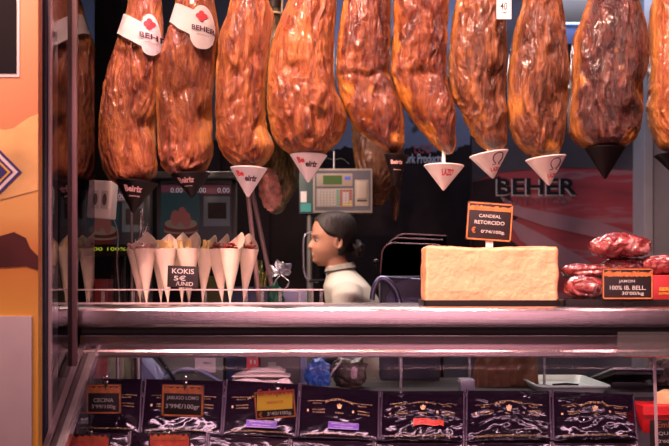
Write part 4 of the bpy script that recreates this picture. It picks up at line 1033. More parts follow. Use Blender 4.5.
# strap/handle left of the person
b = BM(); tube(b, curve_pts([P(327,381,2.98),P(334,370,3.0),P(341,361,3.02),P(338,356,3.04),P(330,357,3.05)],6), .0035, 8)
quick('wire_handle', 'pinkish bent wire handle beside the blue bag', 'handle', b, mat('pink_wire', (.7,.55,.58), .3, .5))
crumple('cling_film_roll', 'dark glossy wrapped bundle with a pale knot behind the purple sticker pack', 'bundle', 333, 366, 356, 392, 3.12, .12, mat('dark_bundle', (.09,.065,.05), .4, noise_s=10, noise_a=.4), seed=5, base=WZ, sq=.8)
crumple('film_knot', 'small pale pink knot of film on the dark bundle', 'knot', 351, 357, 367, 379, 3.04, .02, mat('knot_film', (.6,.42,.48), .25), seed=6, amp=.04)

# gift hamper blocks, bow, crates on the worktop behind the cones
def gbox(name, lab, cat, px0, px1, py0, Y, d, m, z0=WZ, g=None, bev=.004):
    b = BM(); box(b, X(px0,Y), X(px1,Y), Y, Y+d, z0, Z(py0,Y), bev); return quick(name, lab, cat, b, m, g)
gbox('gift_box', 'dark blue box with pale edge on the worktop, behind the right-hand cones', 'box', 226, 268, 287, 3.12, .12, mat('navy_box', (.03,.05,.12), .3, noise_s=12, noise_a=.5))
gbox('gift_box', 'white and pale blue box behind the low rail, right of the green one', 'box', 283, 306, 291, 3.14, .10, mat('pale_blue_box', (.45,.50,.75), .35))
crumple('green_wrap', 'dark green wrapped packet between the navy box and the pale box', 'packet', 262, 287, 284, 300, 3.14, .08, mat('green_wrap', (.01,.16,.09), .25), seed=8, base=WZ)
t = thing('gift_bow', 'silver foil bow with pointed loops on top of the green packet', 'bow', P(279,286,3.16))
mfoil = mat('silver_foil', (.75,.70,.72), .22, .85, bump=.4, bump_s=50)
for k, (a, l_, w_) in enumerate(((100,15,7),(150,16,7),(40,16,7),(75,13,6),(10,12,6),(185,13,6),(125,9,6))):
    bm = BM(); a = math.radians(a); c = Vector((X(280,3.15), 3.15-.01*(k%3), Z(274,3.15))); s_ = 3.15/F
    d = Vector((math.cos(a), -.25, math.sin(a))); n_ = Vector((-math.sin(a), 0, math.cos(a)))
    tip = c+d*l_*s_; rows = []
    pts = [(0,0),(.35,.8),(.7,1),(.86,.55),(1,0)]
    fr = [c+d*l_*s_*p+n_*w_*.5*s_*q+Vector((0,-.012*math.sin(p*PI),0)) for p, q in pts]; bk = [c+d*l_*s_*p-n_*w_*.5*s_*q+Vector((0,.012*math.sin(p*PI),0)) for p, q in pts]
    for i in range(4):
        vs = [bm.verts.new(v) for v in (fr[i], fr[i+1], bk[i+1], bk[i])]
        try: bm.faces.new(vs)
        except ValueError: pass
    bmesh.ops.remove_doubles(bm, verts=bm.verts, dist=.0002); bmesh.ops.dissolve_degenerate(bm, edges=bm.edges, dist=.0001)
    bmesh.ops.solidify(bm, geom=bm.faces[:], thickness=.0012); link('loop', bm, mfoil, t, smooth=False)
b = BM(); tube(b, curve_pts([P(280,275,3.15),P(274,284,3.13),P(277,296,3.12)],5), .003, 6, flat=.4); tube(b, curve_pts([P(281,275,3.15),P(289,282,3.13),P(284,290,3.12)],5), .003, 6, flat=.4); link('ribbon_tail', b, mfoil, t)
crumple('foil_sweets', 'dark greenish gold foil packet left of the silver bow', 'packet', 252, 267, 264, 289, 3.16, .06, mat('green_gold_foil', (.16,.15,.03), .3, .6, noise_s=40, noise_a=.8), seed=12, amp=.03, base=WZ, sq=.8)
crumple('foil_packet', 'crumpled pink silver foil packet behind the leftmost cones', 'packet', 134, 152, 226, 252, 3.2, .05, mfoil, seed=14, amp=.035, base=WZ)
gbox('olive_jar_box', 'olive green packet seen between the tips of the sausage cones', 'packet', 205, 232, 276, 3.18, .06, mat('olive_box', (.12,.14,.03), .4))
gbox('carton', 'dark red carton with fine print at the left behind the low rail', 'carton', 88, 108, 279, 3.12, .10, mat('dark_red_carton', (.20,.02,.025), .4))
# cups of cutlery left
t = thing('skewer_bundle', 'bundle of thin clear skewers standing left of the cones', 'skewers', (X(120,3.1), 3.1, WZ))
for k in range(7):
    b = BM(); tube(b, [(X(116+k*1.2,3.1), 3.1+.006*(k%3), WZ), P(112+k*3.2, 275+2*(k%2), 3.1)], .0015, 6); link('skewer', b, M['acrylic'], t)

# two monitors with the same picture; the nearer one beneath ham 2
mscr = {'pic_dark': mat('screen_dark', (.02,.022,.026), .3, emis=(.05,.06,.08), es=.06), 'teal': mat('screen_teal', (.004,.012,.015), .4, emis=(.03,.22,.26), es=.06), 'bowl': mat('screen_bowl', (.06,.01,.01), .4, emis=(.35,.03,.03), es=.06),
 'cream': mat('screen_cream', (.10,.075,.055), .4, emis=(.75,.55,.40), es=.06), 'meat': mat('screen_meat', (.14,.04,.035), .4, emis=(.75,.22,.20), es=.07), 'grey': mat('screen_grey', (.05,.055,.06), .4, emis=(.30,.33,.38), es=.07), 'digits': mat('screen_digits', (.3,.3,.35), .4, emis=(.8,.8,.85), es=.25), 'strip': mat('screen_strip', (.05,.01,.02), .4, emis=(.20,.05,.08), es=.25)}
def monitor(lab, x0, x1, y0, y1, Y, hood=True, stand_px=None, dim=False):
    t = thing('point_of_sale_monitor', lab, 'monitor', (X((x0+x1)/2,Y), Y, WZ))
    b = BM(); w = 3/F*Y
    box(b, X(x0,Y), X(x1,Y), Y+.004, Y+.05, Z(y1,Y), Z(y0,Y), .006); link('casing', b, M['blackplastic'], t)
    b = BM()
    for bb in ((x0,x1,y0,y0+4),(x0,x1,y1-4,y1),(x0,x0+4,y0,y1),(x1-4,x1,y0,y1)): box(b, X(bb[0],Y), X(bb[1],Y), Y-.006, Y+.006, Z(bb[3],Y), Z(bb[2],Y), .001)
    link('bezel', b, mat('bezel_grey', (.035,.045,.05), .4), t)
    b = BM(); box(b, X(x0+4,Y), X(x1-4,Y), Y+.001, Y+.004, Z(y1-4,Y), Z(y0+4,Y)); sc_ = link('screen', b, mscr['pic_dark'], t, smooth=False)
    fx = lambda u, v, o=.001: P(x0+4+(x1-x0-8)*u, y0+4+(y1-y0-8)*v, Y-o)
    b = BM(); quad(b, [fx(0,.13), fx(0,.95), fx(.55,.95), fx(.55,.13)]); link('picture', b, mscr['teal'], sc_, smooth=False)
    b = BM(); pts = [fx(.05+.46*math.cos(a)*1+.0, .62-.0+.34*math.sin(a), .002) for a in [PI*k/14 for k in range(15)]]
    pts = [fx(.28+.25*math.cos(a), .66+.30*math.sin(a), .002) for a in [PI*k/14 for k in range(15)]]; quad(b, pts[::-1]); link('bowl_picture', b, mscr['bowl'], sc_, smooth=False)
    b = BM(); pts = [fx(.28+.23*math.cos(a), .64+.09*math.sin(a), .0025) for a in [2*PI*k/20 for k in range(20)]]; quad(b, pts[::-1])
    pts = [fx(.28+.24*math.cos(a), .76+.05*math.sin(a), .0028) for a in [PI*k/14 for k in range(15)]]+[fx(.28+.24*math.cos(a), .73+.05*math.sin(a), .0028) for a in [PI*(14-k)/14 for k in range(15)]]; quad(b, pts[::-1]); link('rice_picture', b, mscr['cream'], sc_, smooth=False)
    b = BM()
    for k, (u0, v0) in enumerate(((.20,.55),(.30,.50),(.36,.58))):
        pts = [fx(u0+.065*math.cos(a), v0+.13*math.sin(a), .003+.0002*k) for a in [2*PI*q/16 for q in range(16)]]; quad(b, pts[::-1])
    link('meat_picture', b, mscr['meat'], sc_, smooth=False)
    b = BM(); quad(b, [fx(.0,.02), fx(.0,.16), fx(.98,.16), fx(.98,.02)]); link('price_strip', b, mscr['strip'], sc_, smooth=False)
    b = BM(); s_ = Y/F
    for u0 in (.22,.55,.88): text(b, '0.00', 12*s_, 5*s_, flatfn(x0+4+(x1-x0-8)*u0, y0+4+(y1-y0-8)*.10, Y-.003), bold=0)
    link('digits', b, mscr['digits'], sc_, smooth=False)
    b = BM(); quad(b, [fx(.60,.20), fx(.60,.68), fx(.97,.68), fx(.97,.20)]); link('grey_panel', b, mscr['grey'], sc_, smooth=False)
    b = BM(); quad(b, [fx(.66,.30,.003), fx(.66,.56,.003), fx(.92,.56,.003), fx(.92,.30,.003)]); link('black_card_picture', b, M['blackmatte'], sc_, smooth=False)
    b = BM(); xm = X((x0+x1)/2, Y); box(b, xm-.02, xm+.02, Y+.045, Y+.075, WZ+.002, Z(y0+30,Y), .003); box(b, xm-.09, xm+.09, Y-.02, Y+.12, WZ, WZ+.012, .003); link('stand', b, M['blackplastic'], t)
    if hood:
        b = BM(); box(b, X(x0-3,Y), X(x1+4,Y), Y-.05, Y+.06, Z(y0-1,Y), Z(y0-7,Y), .004); link('hood', b, mat('teal_grey_hood', (.10,.14,.14), .4), t)
    return t
monitor('customer screen showing 0.00 prices and a plate of ham, beneath the second ham', 157, 236, 180, 250, 3.28)
monitor('dim customer screen with a plate of ham, behind the white socket box at the left', 82, 150, 186, 256, 3.36, hood=False)
b = BM(); text(b, '00 100% IB', X(136,3.2)-X(93,3.2), .012, flatfn(115, 249, 3.195), bold=0)
t = thing('led_display', 'thin dark display bar with green-yellow characters under the dim left screen', 'display', (X(115,3.2), 3.21, WZ))
link('characters', b, mat('green_led', (.3,.4,.02), .4, emis=(.35,.45,.02), es=.8), t, smooth=False)
b = BM(); box(b, X(84,3.2), X(146,3.2), 3.197, 3.225, Z(256,3.2), Z(244,3.2), .003); box(b, X(112,3.2), X(118,3.2), 3.20, 3.22, WZ, Z(256,3.2), .002); link('bar', b, M['blackplastic'], t)
# socket box on its pole
t = thing('socket_box', 'white double socket box fixed on a thin pole at the left, cable hanging down', 'socket', (X(103,3.0), 3.02, WZ))
b = BM(); mt = Matrix.Translation(P(102.5,200,2.98)) @ Matrix.Rotation(.07, 4, 'Y') @ Matrix.Rotation(-.25, 4, 'Z'); s_ = 2.98/F
box(b, -13.5*s_, 13.5*s_, -.02, .02, -19*s_, 19*s_, .007, mt); link('housing', b, M['whiteplastic'], t)
for dx in (-4, 6):
    b = BM(); box(b, (dx-4)*s_, (dx+4)*s_, -.0225, -.0195, -9*s_, 9*s_, .002, mt); f_ = link('socket_face', b, mat('socket_grey', (.55,.53,.52), .4), t)
    b = BM()
    pts = [mt @ Vector(((dx+2.3*math.cos(a))*s_, -.0232, (6*math.sin(a))*s_)) for a in [2*PI*q/18 for q in range(18)]]; quad(b, pts); link('opening', b, mat('socket_dark', (.12,.09,.09), .5), f_, smooth=False)
b = BM(); xp = X(130.5,3.02); tube(b, [(xp,3.04,WZ),(xp,3.04,Z(196,3.02))], .004, 8); tube(b, [(xp,3.04,Z(200,3.02)),(X(112,3.0),3.01,Z(200,3.0))], .004, 8); link('pole', b, mat('pole_metal', (.35,.28,.28), .4, .6), t)
b = BM(); tube(b, curve_pts([P(113,217,2.98),P(118,235,2.98),P(117,262,3.0),P(119,290,3.0),P(120,320,3.0),(X(120,3.0),3.02,WZ+.004)],6), .0022, 6); link('cable', b, mat('grey_cable', (.25,.20,.22), .5), t)
# leaning poles beneath cup 3
for k, (xa, xb, m_, lab) in enumerate(((247.5,258,mat('pink_rod',(.55,.38,.38),.35,.3),'left pinkish rod leaning under the third cup'),(252,266,mat('grey_rod',(.28,.20,.20),.4,.3),'right brownish rod leaning under the third cup'))):
    b = BM(); tube(b, [P(xa,190,3.06+.03*k), (X(xb,3.1)+.02*k,3.10+.03*k,Z(290,3.1)), (X(xb+9,3.1),3.13+.03*k,WZ)], .008, 10, flat=.6)
    quick('leaning_rod', lab, 'rod', b, m_, 'leaning rods beneath the third cup')

# ------------------------------------------------------------------ scale on its column
Ys = 4.28
t = thing('weighing_scale', 'beige weighing scale head with keypad and green display, on a column behind the seller', 'scale', (X(335,Ys), Ys+.1, 0))
bei = mat('beige_plastic', (.33,.285,.23), .45); M['bei'] = bei
b = BM(); box(b, X(313,Ys), X(372.5,Ys), Ys, Ys+.09, Z(213,Ys), Z(168.5,Ys), .006); link('housing', b, bei, t)
b = BM(); box(b, X(299,Ys), X(313.5,Ys), Ys+.02, Ys+.09, Z(213.5,Ys), Z(168,Ys), .005); link('printer_unit', b, mat('dark_teal_plastic', (.05,.10,.10), .45), t)
b = BM(); box(b, X(300.5,Ys), X(306.5,Ys), Ys+.015, Ys+.021, Z(202,Ys), Z(191,Ys)); link('paper_label', b, M['whitepaper'], t)
b = BM(); box(b, X(300.5,Ys), X(311,Ys), Ys+.0155, Ys+.021, Z(211.5,Ys), Z(203,Ys)); link('teal_label', b, mat('teal_label', (.05,.35,.33), .5), t)
b = BM(); box(b, X(315,Ys), X(370.8,Ys), Ys-.001, Ys+.002, Z(210.5,Ys), Z(170.5,Ys)); link('front_panel', b, mat('slate_panel', (.09,.09,.12), .5), t)
fr = Ys-.001
b = BM(); box(b, X(316.5,Ys), X(352.5,Ys), fr-.003, fr, Z(186.5,Ys), Z(173.5,Ys), .001); d_ = link('display', b, bei, t)
b = BM(); box(b, X(323,Ys), X(342,Ys), fr-.005, fr-.003, Z(184.5,Ys), Z(175.5,Ys)); link('screen', b, mat('lcd_green', (.04,.09,.02), .3, emis=(.02,.07,.01), es=.3), d_)
b = BM(); box(b, X(344.5,Ys), X(350.5,Ys), fr-.005, fr-.003, Z(180,Ys), Z(176.5,Ys)); link('badge', b, mat('blue_badge', (.08,.12,.6), .4), d_)
b = BM(); box(b, X(316.5,Ys), X(353,Ys), fr-.003, fr, Z(207,Ys), Z(188.5,Ys), .001); kp = link('keypad', b, bei, t)
kc = {'w': M['keywhite'], 'g': mat('key_green', (.05,.35,.25), .5), 'r': mat('key_red', (.30,.05,.05), .5), 'y': mat('key_yellow', (.6,.45,.1), .5), 'b': mat('key_grey', (.45,.45,.5), .5)}
for r_ in range(6):
    for c_ in range(11):
        ck = 'w' if c_ < 6 else ('g' if c_ == 6 else ('r' if c_ == 7 or (c_ == 10 and r_ < 4) or r_ == 0 else ('y' if c_ == 10 or r_ == 5 else 'b')))
        b = BM(); xx = 319+c_*3.15; yy = 190.8+r_*2.75
        box(b, X(xx-1.1,Ys), X(xx+1.1,Ys), fr-.0055, fr-.003, Z(yy+.95,Ys), Z(yy-.95,Ys)); link('key', b, kc[ck], kp, smooth=False)
b = BM(); box(b, X(355,Ys), X(368.5,Ys), fr-.004, fr, Z(206.5,Ys), Z(180,Ys), .0015); pr = link('ticket_printer', b, bei, t)
b = BM(); box(b, X(357,Ys), X(366.5,Ys), fr-.009, fr-.004, Z(198.5,Ys), Z(182,Ys), .002); link('printer_cover', b, mat('taupe_plastic', (.40,.34,.28), .45), pr)
b = BM(); box(b, X(357,Ys), X(367,Ys), fr-.005, fr-.0035, Z(201.6,Ys), Z(200,Ys)); link('paper_slot', b, M['blackmatte'], pr)
b = BM(); xx = X(309.5,Ys+.05); tube(b, [(xx,Ys+.05,0.01),(xx,Ys+.05,Z(210,Ys))], .013, 12); bmesh.ops.create_cone(b, cap_ends=True, segments=32, radius1=.16, radius2=.15, depth=.02, matrix=Matrix.Translation((xx,Ys+.05,.0105))); link('column', b, mat('column_metal', (.26,.26,.24), .4, .5), t)
b = BM(); tube(b, [(X(334,Ys),Ys+.04,Z(169,Ys)),(X(334,Ys),Ys+.04,Z(150,Ys))], .004, 8)
for dx in (-1, 1): tube(b, curve_pts([P(334,160,Ys+.04),P(334+dx*8,158.5,Ys+.04),P(334+dx*15,164,Ys+.04)],5), .0012, 6)
link('aerial', b, M['steel_dark'], t)
# chrome hoop handle beside the face
t = thing('chrome_hoop', 'grey metal hoop handle standing in front of the face of the seller', 'handle', P(311,283,4.32))
b = BM(); Yh = 4.32
tube(b, curve_pts([P(317,233,Yh),P(309,233,Yh),P(304,238,Yh),P(303.5,258,Yh),P(304.5,273,Yh),P(309,280.5,Yh),P(318,282,Yh)],8), .005, 10); link('hoop', b, mat('hoop_metal', (.55,.52,.62), .25, .8), t)
b = BM(); tube(b, [P(309,281,Yh),P(325,280.5,Yh)], .008, 10); link('grip', b, M['blackplastic'], t)
b = BM(); tube(b, [P(312,282,Yh),(X(312,Yh),Yh,WZ)], .006, 8); link('stem', b, M['steel_dark'], t)

# ------------------------------------------------------------------ slicer and panels behind, right of the seller
Yv = 3.50
t = thing('meat_slicer', 'blue-grey metal slicing machine with a curved arm, right of the seller', 'slicer', (X(402,3.5), 3.45, WZ))
msl = mat('slicer_metal', (.20,.20,.34), .3, .7)
b = BM(); box(b, X(380,3.36), X(440,3.36), 3.35, 3.44, WZ, Z(276,3.36), .01); link('body', b, mat('slicer_dark', (.035,.035,.06), .4, .3), t)
b = BM(); tube(b, curve_pts([P(372,300,3.30),P(374,288,3.30),P(380,279,3.30),P(388,281,3.30),P(396,291,3.30),P(401,308,3.30)],8), .010, 12); link('curved_arm', b, msl, t)
b = BM(); tube(b, [P(383,277,3.34),P(440,281,3.34)], .004, 8); link('top_edge', b, msl, t)
bm = BM(); bmesh.ops.create_cone(bm, cap_ends=True, segments=48, radius1=.10, radius2=.10, depth=.012, matrix=Matrix.Translation((X(412,3.34),3.338,Z(306,3.34))) @ Matrix.Rotation(PI/2,4,'X')); link('blade_guard', bm, mat('guard_dark', (.06,.06,.11), .35, .6), t)
bm = BM(); bmesh.ops.create_uvsphere(bm, u_segments=20, v_segments=14, radius=.012, matrix=Matrix.Translation(P(376,262,3.38))); tube(bm, [P(376,262,3.38), P(381,279,3.38)], .004, 8); link('knob', bm, M['blackplastic'], t)
for k, (x0, y0, Yk) in enumerate(((379,243,3.64),(384,238,3.69),(390,234,3.74))):
    x1 = 440+k*3; pts = []
    b = BM(); r = 12
    outl = [(x0,290)]+[(x0+3+r-r*math.cos(a), y0+r-r*math.sin(a)) for a in [PI/2*q/8 for q in range(9)]]+[(x1,y0+2),(x1,290)]
    fr_ = [P(x,y,Yk) for x, y in outl]; quad(b, fr_); bmesh.ops.solidify(b, geom=b.faces[:], thickness=.01)
    t = thing('seat_back', ['front one','middle one','rear one'][k]+' of the three dark rounded chair backs right of the seller', 'chair back', (X(410,Yk), Yk, 0), 'three dark rounded chair backs')
    link('panel', b, mat('dark_wine_%d'%k, (.12,.065,.075), .7), t)
    b = BM(); tube(b, [P(x,y,Yk-.003) for x, y in outl[:-1]], .0028, 6); link('edge_tube', b, mat('wine_edge_%d'%k, (.16,.06,.075), .35), t)
    b = BM()
    for xx in (X(x0+6,Yk), X(x1-4,Yk)): tube(b, [(xx,Yk+.005,0),(xx,Yk+.005,Z(289,Yk))], .008, 8)
    link('frame_legs', b, M['blackplastic'], t)

# hams hanging further back
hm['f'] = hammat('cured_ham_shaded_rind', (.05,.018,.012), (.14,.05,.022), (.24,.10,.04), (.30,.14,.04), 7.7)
hm['g'] = hammat('cured_ham_herbs', (.015,.02,.01), (.06,.065,.02), (.30,.22,.10), (.05,.055,.02), 8.3)
def back_ham(i, prof, lab, mk, Y, name='cured_ham', grp='hams hanging behind the front row'):
    return make_ham(i, Y, prof, (lab, mk), name, grp, 2.8, dimples=[])
back_ham(21, [(100,258,290),(120,256,298),(150,254,300),(175,256,300),(190,258,297),(205,264,287),(213,270,281)], 'herb-coated ham with a pink cut face hanging behind, between the third and fourth hams', 'g', 3.05)
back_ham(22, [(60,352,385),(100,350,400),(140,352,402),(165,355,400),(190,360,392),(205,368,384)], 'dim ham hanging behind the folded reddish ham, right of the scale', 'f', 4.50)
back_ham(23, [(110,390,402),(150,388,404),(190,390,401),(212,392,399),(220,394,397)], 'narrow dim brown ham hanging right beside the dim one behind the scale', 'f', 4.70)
# pink cut face on the herb ham
bm = BM(); pts = [P(258,172,2.93), P(277,170,2.93), P(272,200,2.94), P(262,208,2.945), P(256,200,2.94)]
c = P(270,190,2.925)
bmesh.ops.create_icosphere(bm, subdivisions=4, radius=1)
for v in bm.verts:
    p = v.co.copy(); f = 1+.16*noise.noise(p*2.5)+.08*noise.noise(p*7)
    v.co = c+Vector((p.x*11/F*2.93*f, p.y*.02, p.z*21/F*2.93*f-p.x*.008))
herb = [o for o in C.objects if o.name.startswith('cured_ham') and o.get('label','').startswith('herb')][0]
link('cut_face', bm, mat('pink_meat', (.40,.19,.15), .35, noise_s=45, noise_a=.6, bump=.9, bump_s=45), herb, label='pink cut face')
t = thing('hanging_rail', 'second hanging rail further back above the dim hams', 'rail', (0, 4.5, 3.03))
for k, Yq in enumerate((3.05, 4.50, 4.70)):
    b = BM(); tube(b, [(-.7,Yq,3.045),(.6,Yq,3.045)], .008, 10); link('bar', b, M['steel_dark'], t)

# ------------------------------------------------------------------ the seller
YW = 4.0
def W(px, py, dy=0): return P(px, py, YW)+Vector((0, dy, 0))
hc = W(334, 242)                                    # turning point of the head
yaw = Matrix.Translation(hc) @ Matrix.Rotation(math.radians(9), 4, 'Z') @ Matrix.Rotation(math.radians(0), 4, 'Y') @ Matrix.Translation(-hc)
HT = [(213.5,328,341,.022),(215.5,322,347,.045),(219,316.5,351,.061),(225,313.5,353.5,.071),(231,312.2,354,.075),(236,311.6,353.5,.0765),(240,312.8,352,.075),(244,313,350,.073),(248,312.3,347.5,.069),(252,311.6,344.5,.064),(255,311.8,341.5,.056),(258,312.8,338.5,.048),(261,313.2,335,.038),(263.3,315,331,.026),(264.8,318,328,.014)]
NOSE = [(235.5,0,.009),(238,.003,.009),(240.5,.009,.010),(243,.018,.012),(245,.022,.0145),(246.8,.0255,.017),(248.2,.019,.0185),(249.3,.009,.019),(250.3,0,.018)]
def head_pt(py, th, grow=0, face=True):
    f, b_, w = csint(HT, py); xf, xb = X(f,YW), X(b_,YW); cx = xf+(xb-xf)*.52
    ca, sa = math.cos(th), math.sin(th); rx = (xb-cx) if ca > 0 else (cx-xf); e = 2/2.25
    x = cx+(rx+grow)*math.copysign(abs(ca)**e, ca); y = YW+(w+grow)*math.copysign(abs(sa)**e, sa); z = Z(py, YW)
    if face and ca < 0:
        yy = y-YW; nh, nw = interp(NOSE, py); x -= nh*math.exp(-(yy/nw)**2)
        def g(pc, yc, sp, sy): return math.exp(-(((py-pc)*.00444)/sp)**2-((abs(yy)-yc)/sy)**2)
        x += .011*g(240.5,.031,.009,.014)             # eye sockets
        x -= .004*g(236.5,.028,.005,.018)             # brow
        x -= .005*g(248,.040,.014,.016)               # cheeks
        x -= .0045*g(251.7,0,.0035,.020)              # upper lip
        x -= .0045*g(256.6,0,.004,.017)               # lower lip
        x += .004*g(254.2,0,.0028,.024)               # mouth line
        x -= .006*g(261,0,.006,.014)                  # chin
        if False: pass
    return yaw @ Vector((x, y, z))
bm = BM(); rows = []; NP, NT = 84, 160
for j in range(NP+1):
    py = 213.5+(266-213.5)*j/NP
    rows.append([bm.verts.new(head_pt(py, 2*PI*k/NT)) for k in range(NT)])
for j in range(NP):
    for k in range(NT): bm.faces.new((rows[j][k], rows[j][(k+1)%NT], rows[j+1][(k+1)%NT], rows[j+1][k]))
bm.faces.new(rows[0]); bm.faces.new(rows[-1])
# ears
for s_ in (-1, 1):
    ec = W(335.5, 243.5, s_*.073)
    for a in range(1):
        pts = [Vector((ec.x+.013*math.cos(q)+.002, ec.y+s_*(.006+.004*math.cos(q)), ec.z+.024*math.sin(q))) for q in [2*PI*k/16 for k in range(17)]]
        tube(bm, [yaw @ p for p in pts], .0052, 8, cap=True)
    tube(bm, [yaw @ (ec+Vector((0,-s_*.012,0))), yaw @ (ec+Vector((0,s_*.004,0)))], [.018,.013], 12)
# neck, trunk, arms, legs -> one skin
tube(bm, [W(333,256), W(336,264), W(340,272), W(344,284)], [.048,.050,.054,.075], 24)
def ell(z, cx, rx, ry): return ring((cx, YW, z), rx, ry, 28, 2.2)
zc = lambda py: Z(py, YW)
loft(bm, [ell(zc(281),.040,.05,.10), ell(zc(286),.048,.085,.165), ell(zc(296),.068,.10,.175), ell(zc(312),.085,.105,.165), ell(zc(335),.10,.10,.150), ell(1.04,.115,.092,.135), ell(.96,.125,.11,.16), ell(.86,.14,.115,.17), ell(.80,.14,.10,.16)])
sh = {s_: W(347, 290, s_*.165) for s_ in (-1, 1)}
hand = {}
for s_ in (-1, 1):
    el = Vector((.02, YW+s_*.22, 1.04)); wr = Vector((-.20, YW+s_*.13, 1.05))
    tube(bm, [sh[s_], (sh[s_]+el)/2+Vector((.01,0,0)), el, (el+wr)/2+Vector((0,s_*.012,0)), wr, wr+Vector((-.03,-s_*.005,0))], [.050,.045,.038,.035,.025,.026], 18)
    hand[s_] = wr
    # palm and fingers
    pc = wr+Vector((-.06,-s_*.01,-.004)); 
    tube(bm, [wr+Vector((-.015,0,0)), wr+Vector((-.05,-s_*.006,-.002)), wr+Vector((-.085,-s_*.01,-.008))], [.024,.034,.034], 16, flat=.45)
    for f, (oy, ln) in enumerate(((-.026,.062),(-.009,.074),(.009,.070),(.025,.054))):
        b0 = wr+Vector((-.080,-s_*.01+oy,-.008)); tube(bm, [b0, b0+Vector((-ln*.45,oy*.1,-.006)), b0+Vector((-ln*.75,oy*.1,-.022)), b0+Vector((-ln*.9,oy*.1,-.04))], [.009,.0085,.008,.0065], 10)
    b0 = wr+Vector((-.03,-s_*.028,-.004)); tube(bm, [b0, b0+Vector((-.028,-s_*.022,-.006)), b0+Vector((-.055,-s_*.026,-.014))], [.011,.0095,.0075], 10)
    tube(bm, [(.14,YW+s_*.085,.86), (.12,YW+s_*.09,.66), (.10,YW+s_*.09,.46), (.11,YW+s_*.09,.25), (.12,YW+s_*.09,.08)], [.088,.075,.055,.05,.035], 18)
    tube(bm, [(.145,YW+s_*.09,.045), (.10,YW+s_*.09,.05), (.02,YW+s_*.092,.03), (-.06,YW+s_*.095,.022)], [.032,.038,.035,.022], 14)
me = bpy.data.meshes.new('body_raw'); bmesh.ops.recalc_face_normals(bm, faces=bm.faces); bm.to_mesh(me); bm.free()
def remesh(me, vox, smooth_it=3, sf=.5):
    o = bpy.data.objects.new('tmp', me); C.objects.link(o)
    md = o.modifiers.new('r', 'REMESH'); md.mode = 'VOXEL'; md.voxel_size = vox; md.use_smooth_shade = True
    ms = o.modifiers.new('s', 'SMOOTH'); ms.iterations = smooth_it; ms.factor = sf
    dg = bpy.context.evaluated_depsgraph_get(); dg.update()
    r = bpy.data.meshes.new_from_object(o.evaluated_get(dg)); bpy.data.objects.remove(o)
    b = bmesh.new(); b.from_mesh(r); bpy.data.meshes.remove(r); return b
woman = thing('person', 'smiling person in a cream shirt, dark hair tied back, in profile behind the counter', 'person', (.12, YW, 0))
bm = remesh(me, .0045, 2, .4)
lay = bm.verts.layers.float_color.new('tint')
iy = yaw.inverted()
for v in bm.verts:
    p = iy @ v.co; py = HY-(p.z-CZ)*F/YW; x = p.x; yy = p.y-YW; t_ = 0.0
    lips = 0; teeth = 0; brow = 0
    if x < X(318,YW):
        lips = max(math.exp(-(((py-251.8)/1.1)**2+(yy/.024)**2)), math.exp(-(((py-256.4)/1.2)**2+(yy/.022)**2))); teeth = math.exp(-(((py-254.0+abs(yy)*30)/1.0)**2+(yy/.022)**4))
    if X(309,YW) < x < X(326,YW): brow = math.exp(-(((py-236.2)/.8)**2+((abs(yy)-.032)/.019)**4))
    v[lay] = (min(1,lips), min(1,teeth), min(1,brow), 1)
m, N, L, bs = newmat('skin')
at = N.new('ShaderNodeAttribute'); at.attribute_name = 'tint'; sp = N.new('ShaderNodeSeparateColor'); L.new(at.outputs['Color'], sp.inputs[0])
n = N.new('ShaderNodeTexNoise'); n.inputs['Scale'].default_value = 30
r = N.new('ShaderNodeMix'); r.data_type = 'RGBA'; L.new(n.outputs[0], r.inputs[0]); r.inputs[6].default_value = (.50,.235,.145,1); r.inputs[7].default_value = (.60,.30,.19,1); last = r.outputs[2]
for ch, c_ in ((0,(.45,.08,.07)),(1,(.85,.80,.75)),(2,(.05,.025,.015))):
    x = N.new('ShaderNodeMix'); x.data_type = 'RGBA'; L.new(sp.outputs[ch], x.inputs[0]); L.new(last, x.inputs[6]); x.inputs[7].default_value = (*c_,1); last = x.outputs[2]
L.new(last, bs.inputs['Base Color']); bs.inputs['Roughness'].default_value = .42; bs.inputs['Subsurface Weight'].default_value = .08; bs.inputs['Subsurface Scale'].default_value = .01
link('body', bm, m, woman, angle=180)
# eyes
for s_ in (-1, 1):
    bm = BM(); bmesh.ops.create_uvsphere(bm, u_segments=20, v_segments=14, radius=.0115, matrix=yaw @ Matrix.Translation(W(316.4,240.6,s_*.030))); e_ = link('eye', bm, mat('eye_white', (.55,.48,.45), .25), woman)
    bm = BM(); bmesh.ops.create_uvsphere(bm, u_segments=16, v_segments=10, radius=.0062, matrix=yaw @ Matrix.Translation(W(316.4,240.8,s_*.031)+Vector((-.0068,s_*.001,0)))); link('iris', bm, mat('iris_brown', (.03,.015,.01), .2), e_)
    bm = BM(); tube(bm, [yaw @ (W(316.4,240.6,s_*.030)+Vector((-.0125*math.cos(a)*.95,s_*.0125*math.sin(a),.0055))) for a in [-1.0+2.2*k/8 for k in range(9)]], .0016, 6); link('eyelash', bm, mat('lash', (.02,.012,.01), .5), woman)
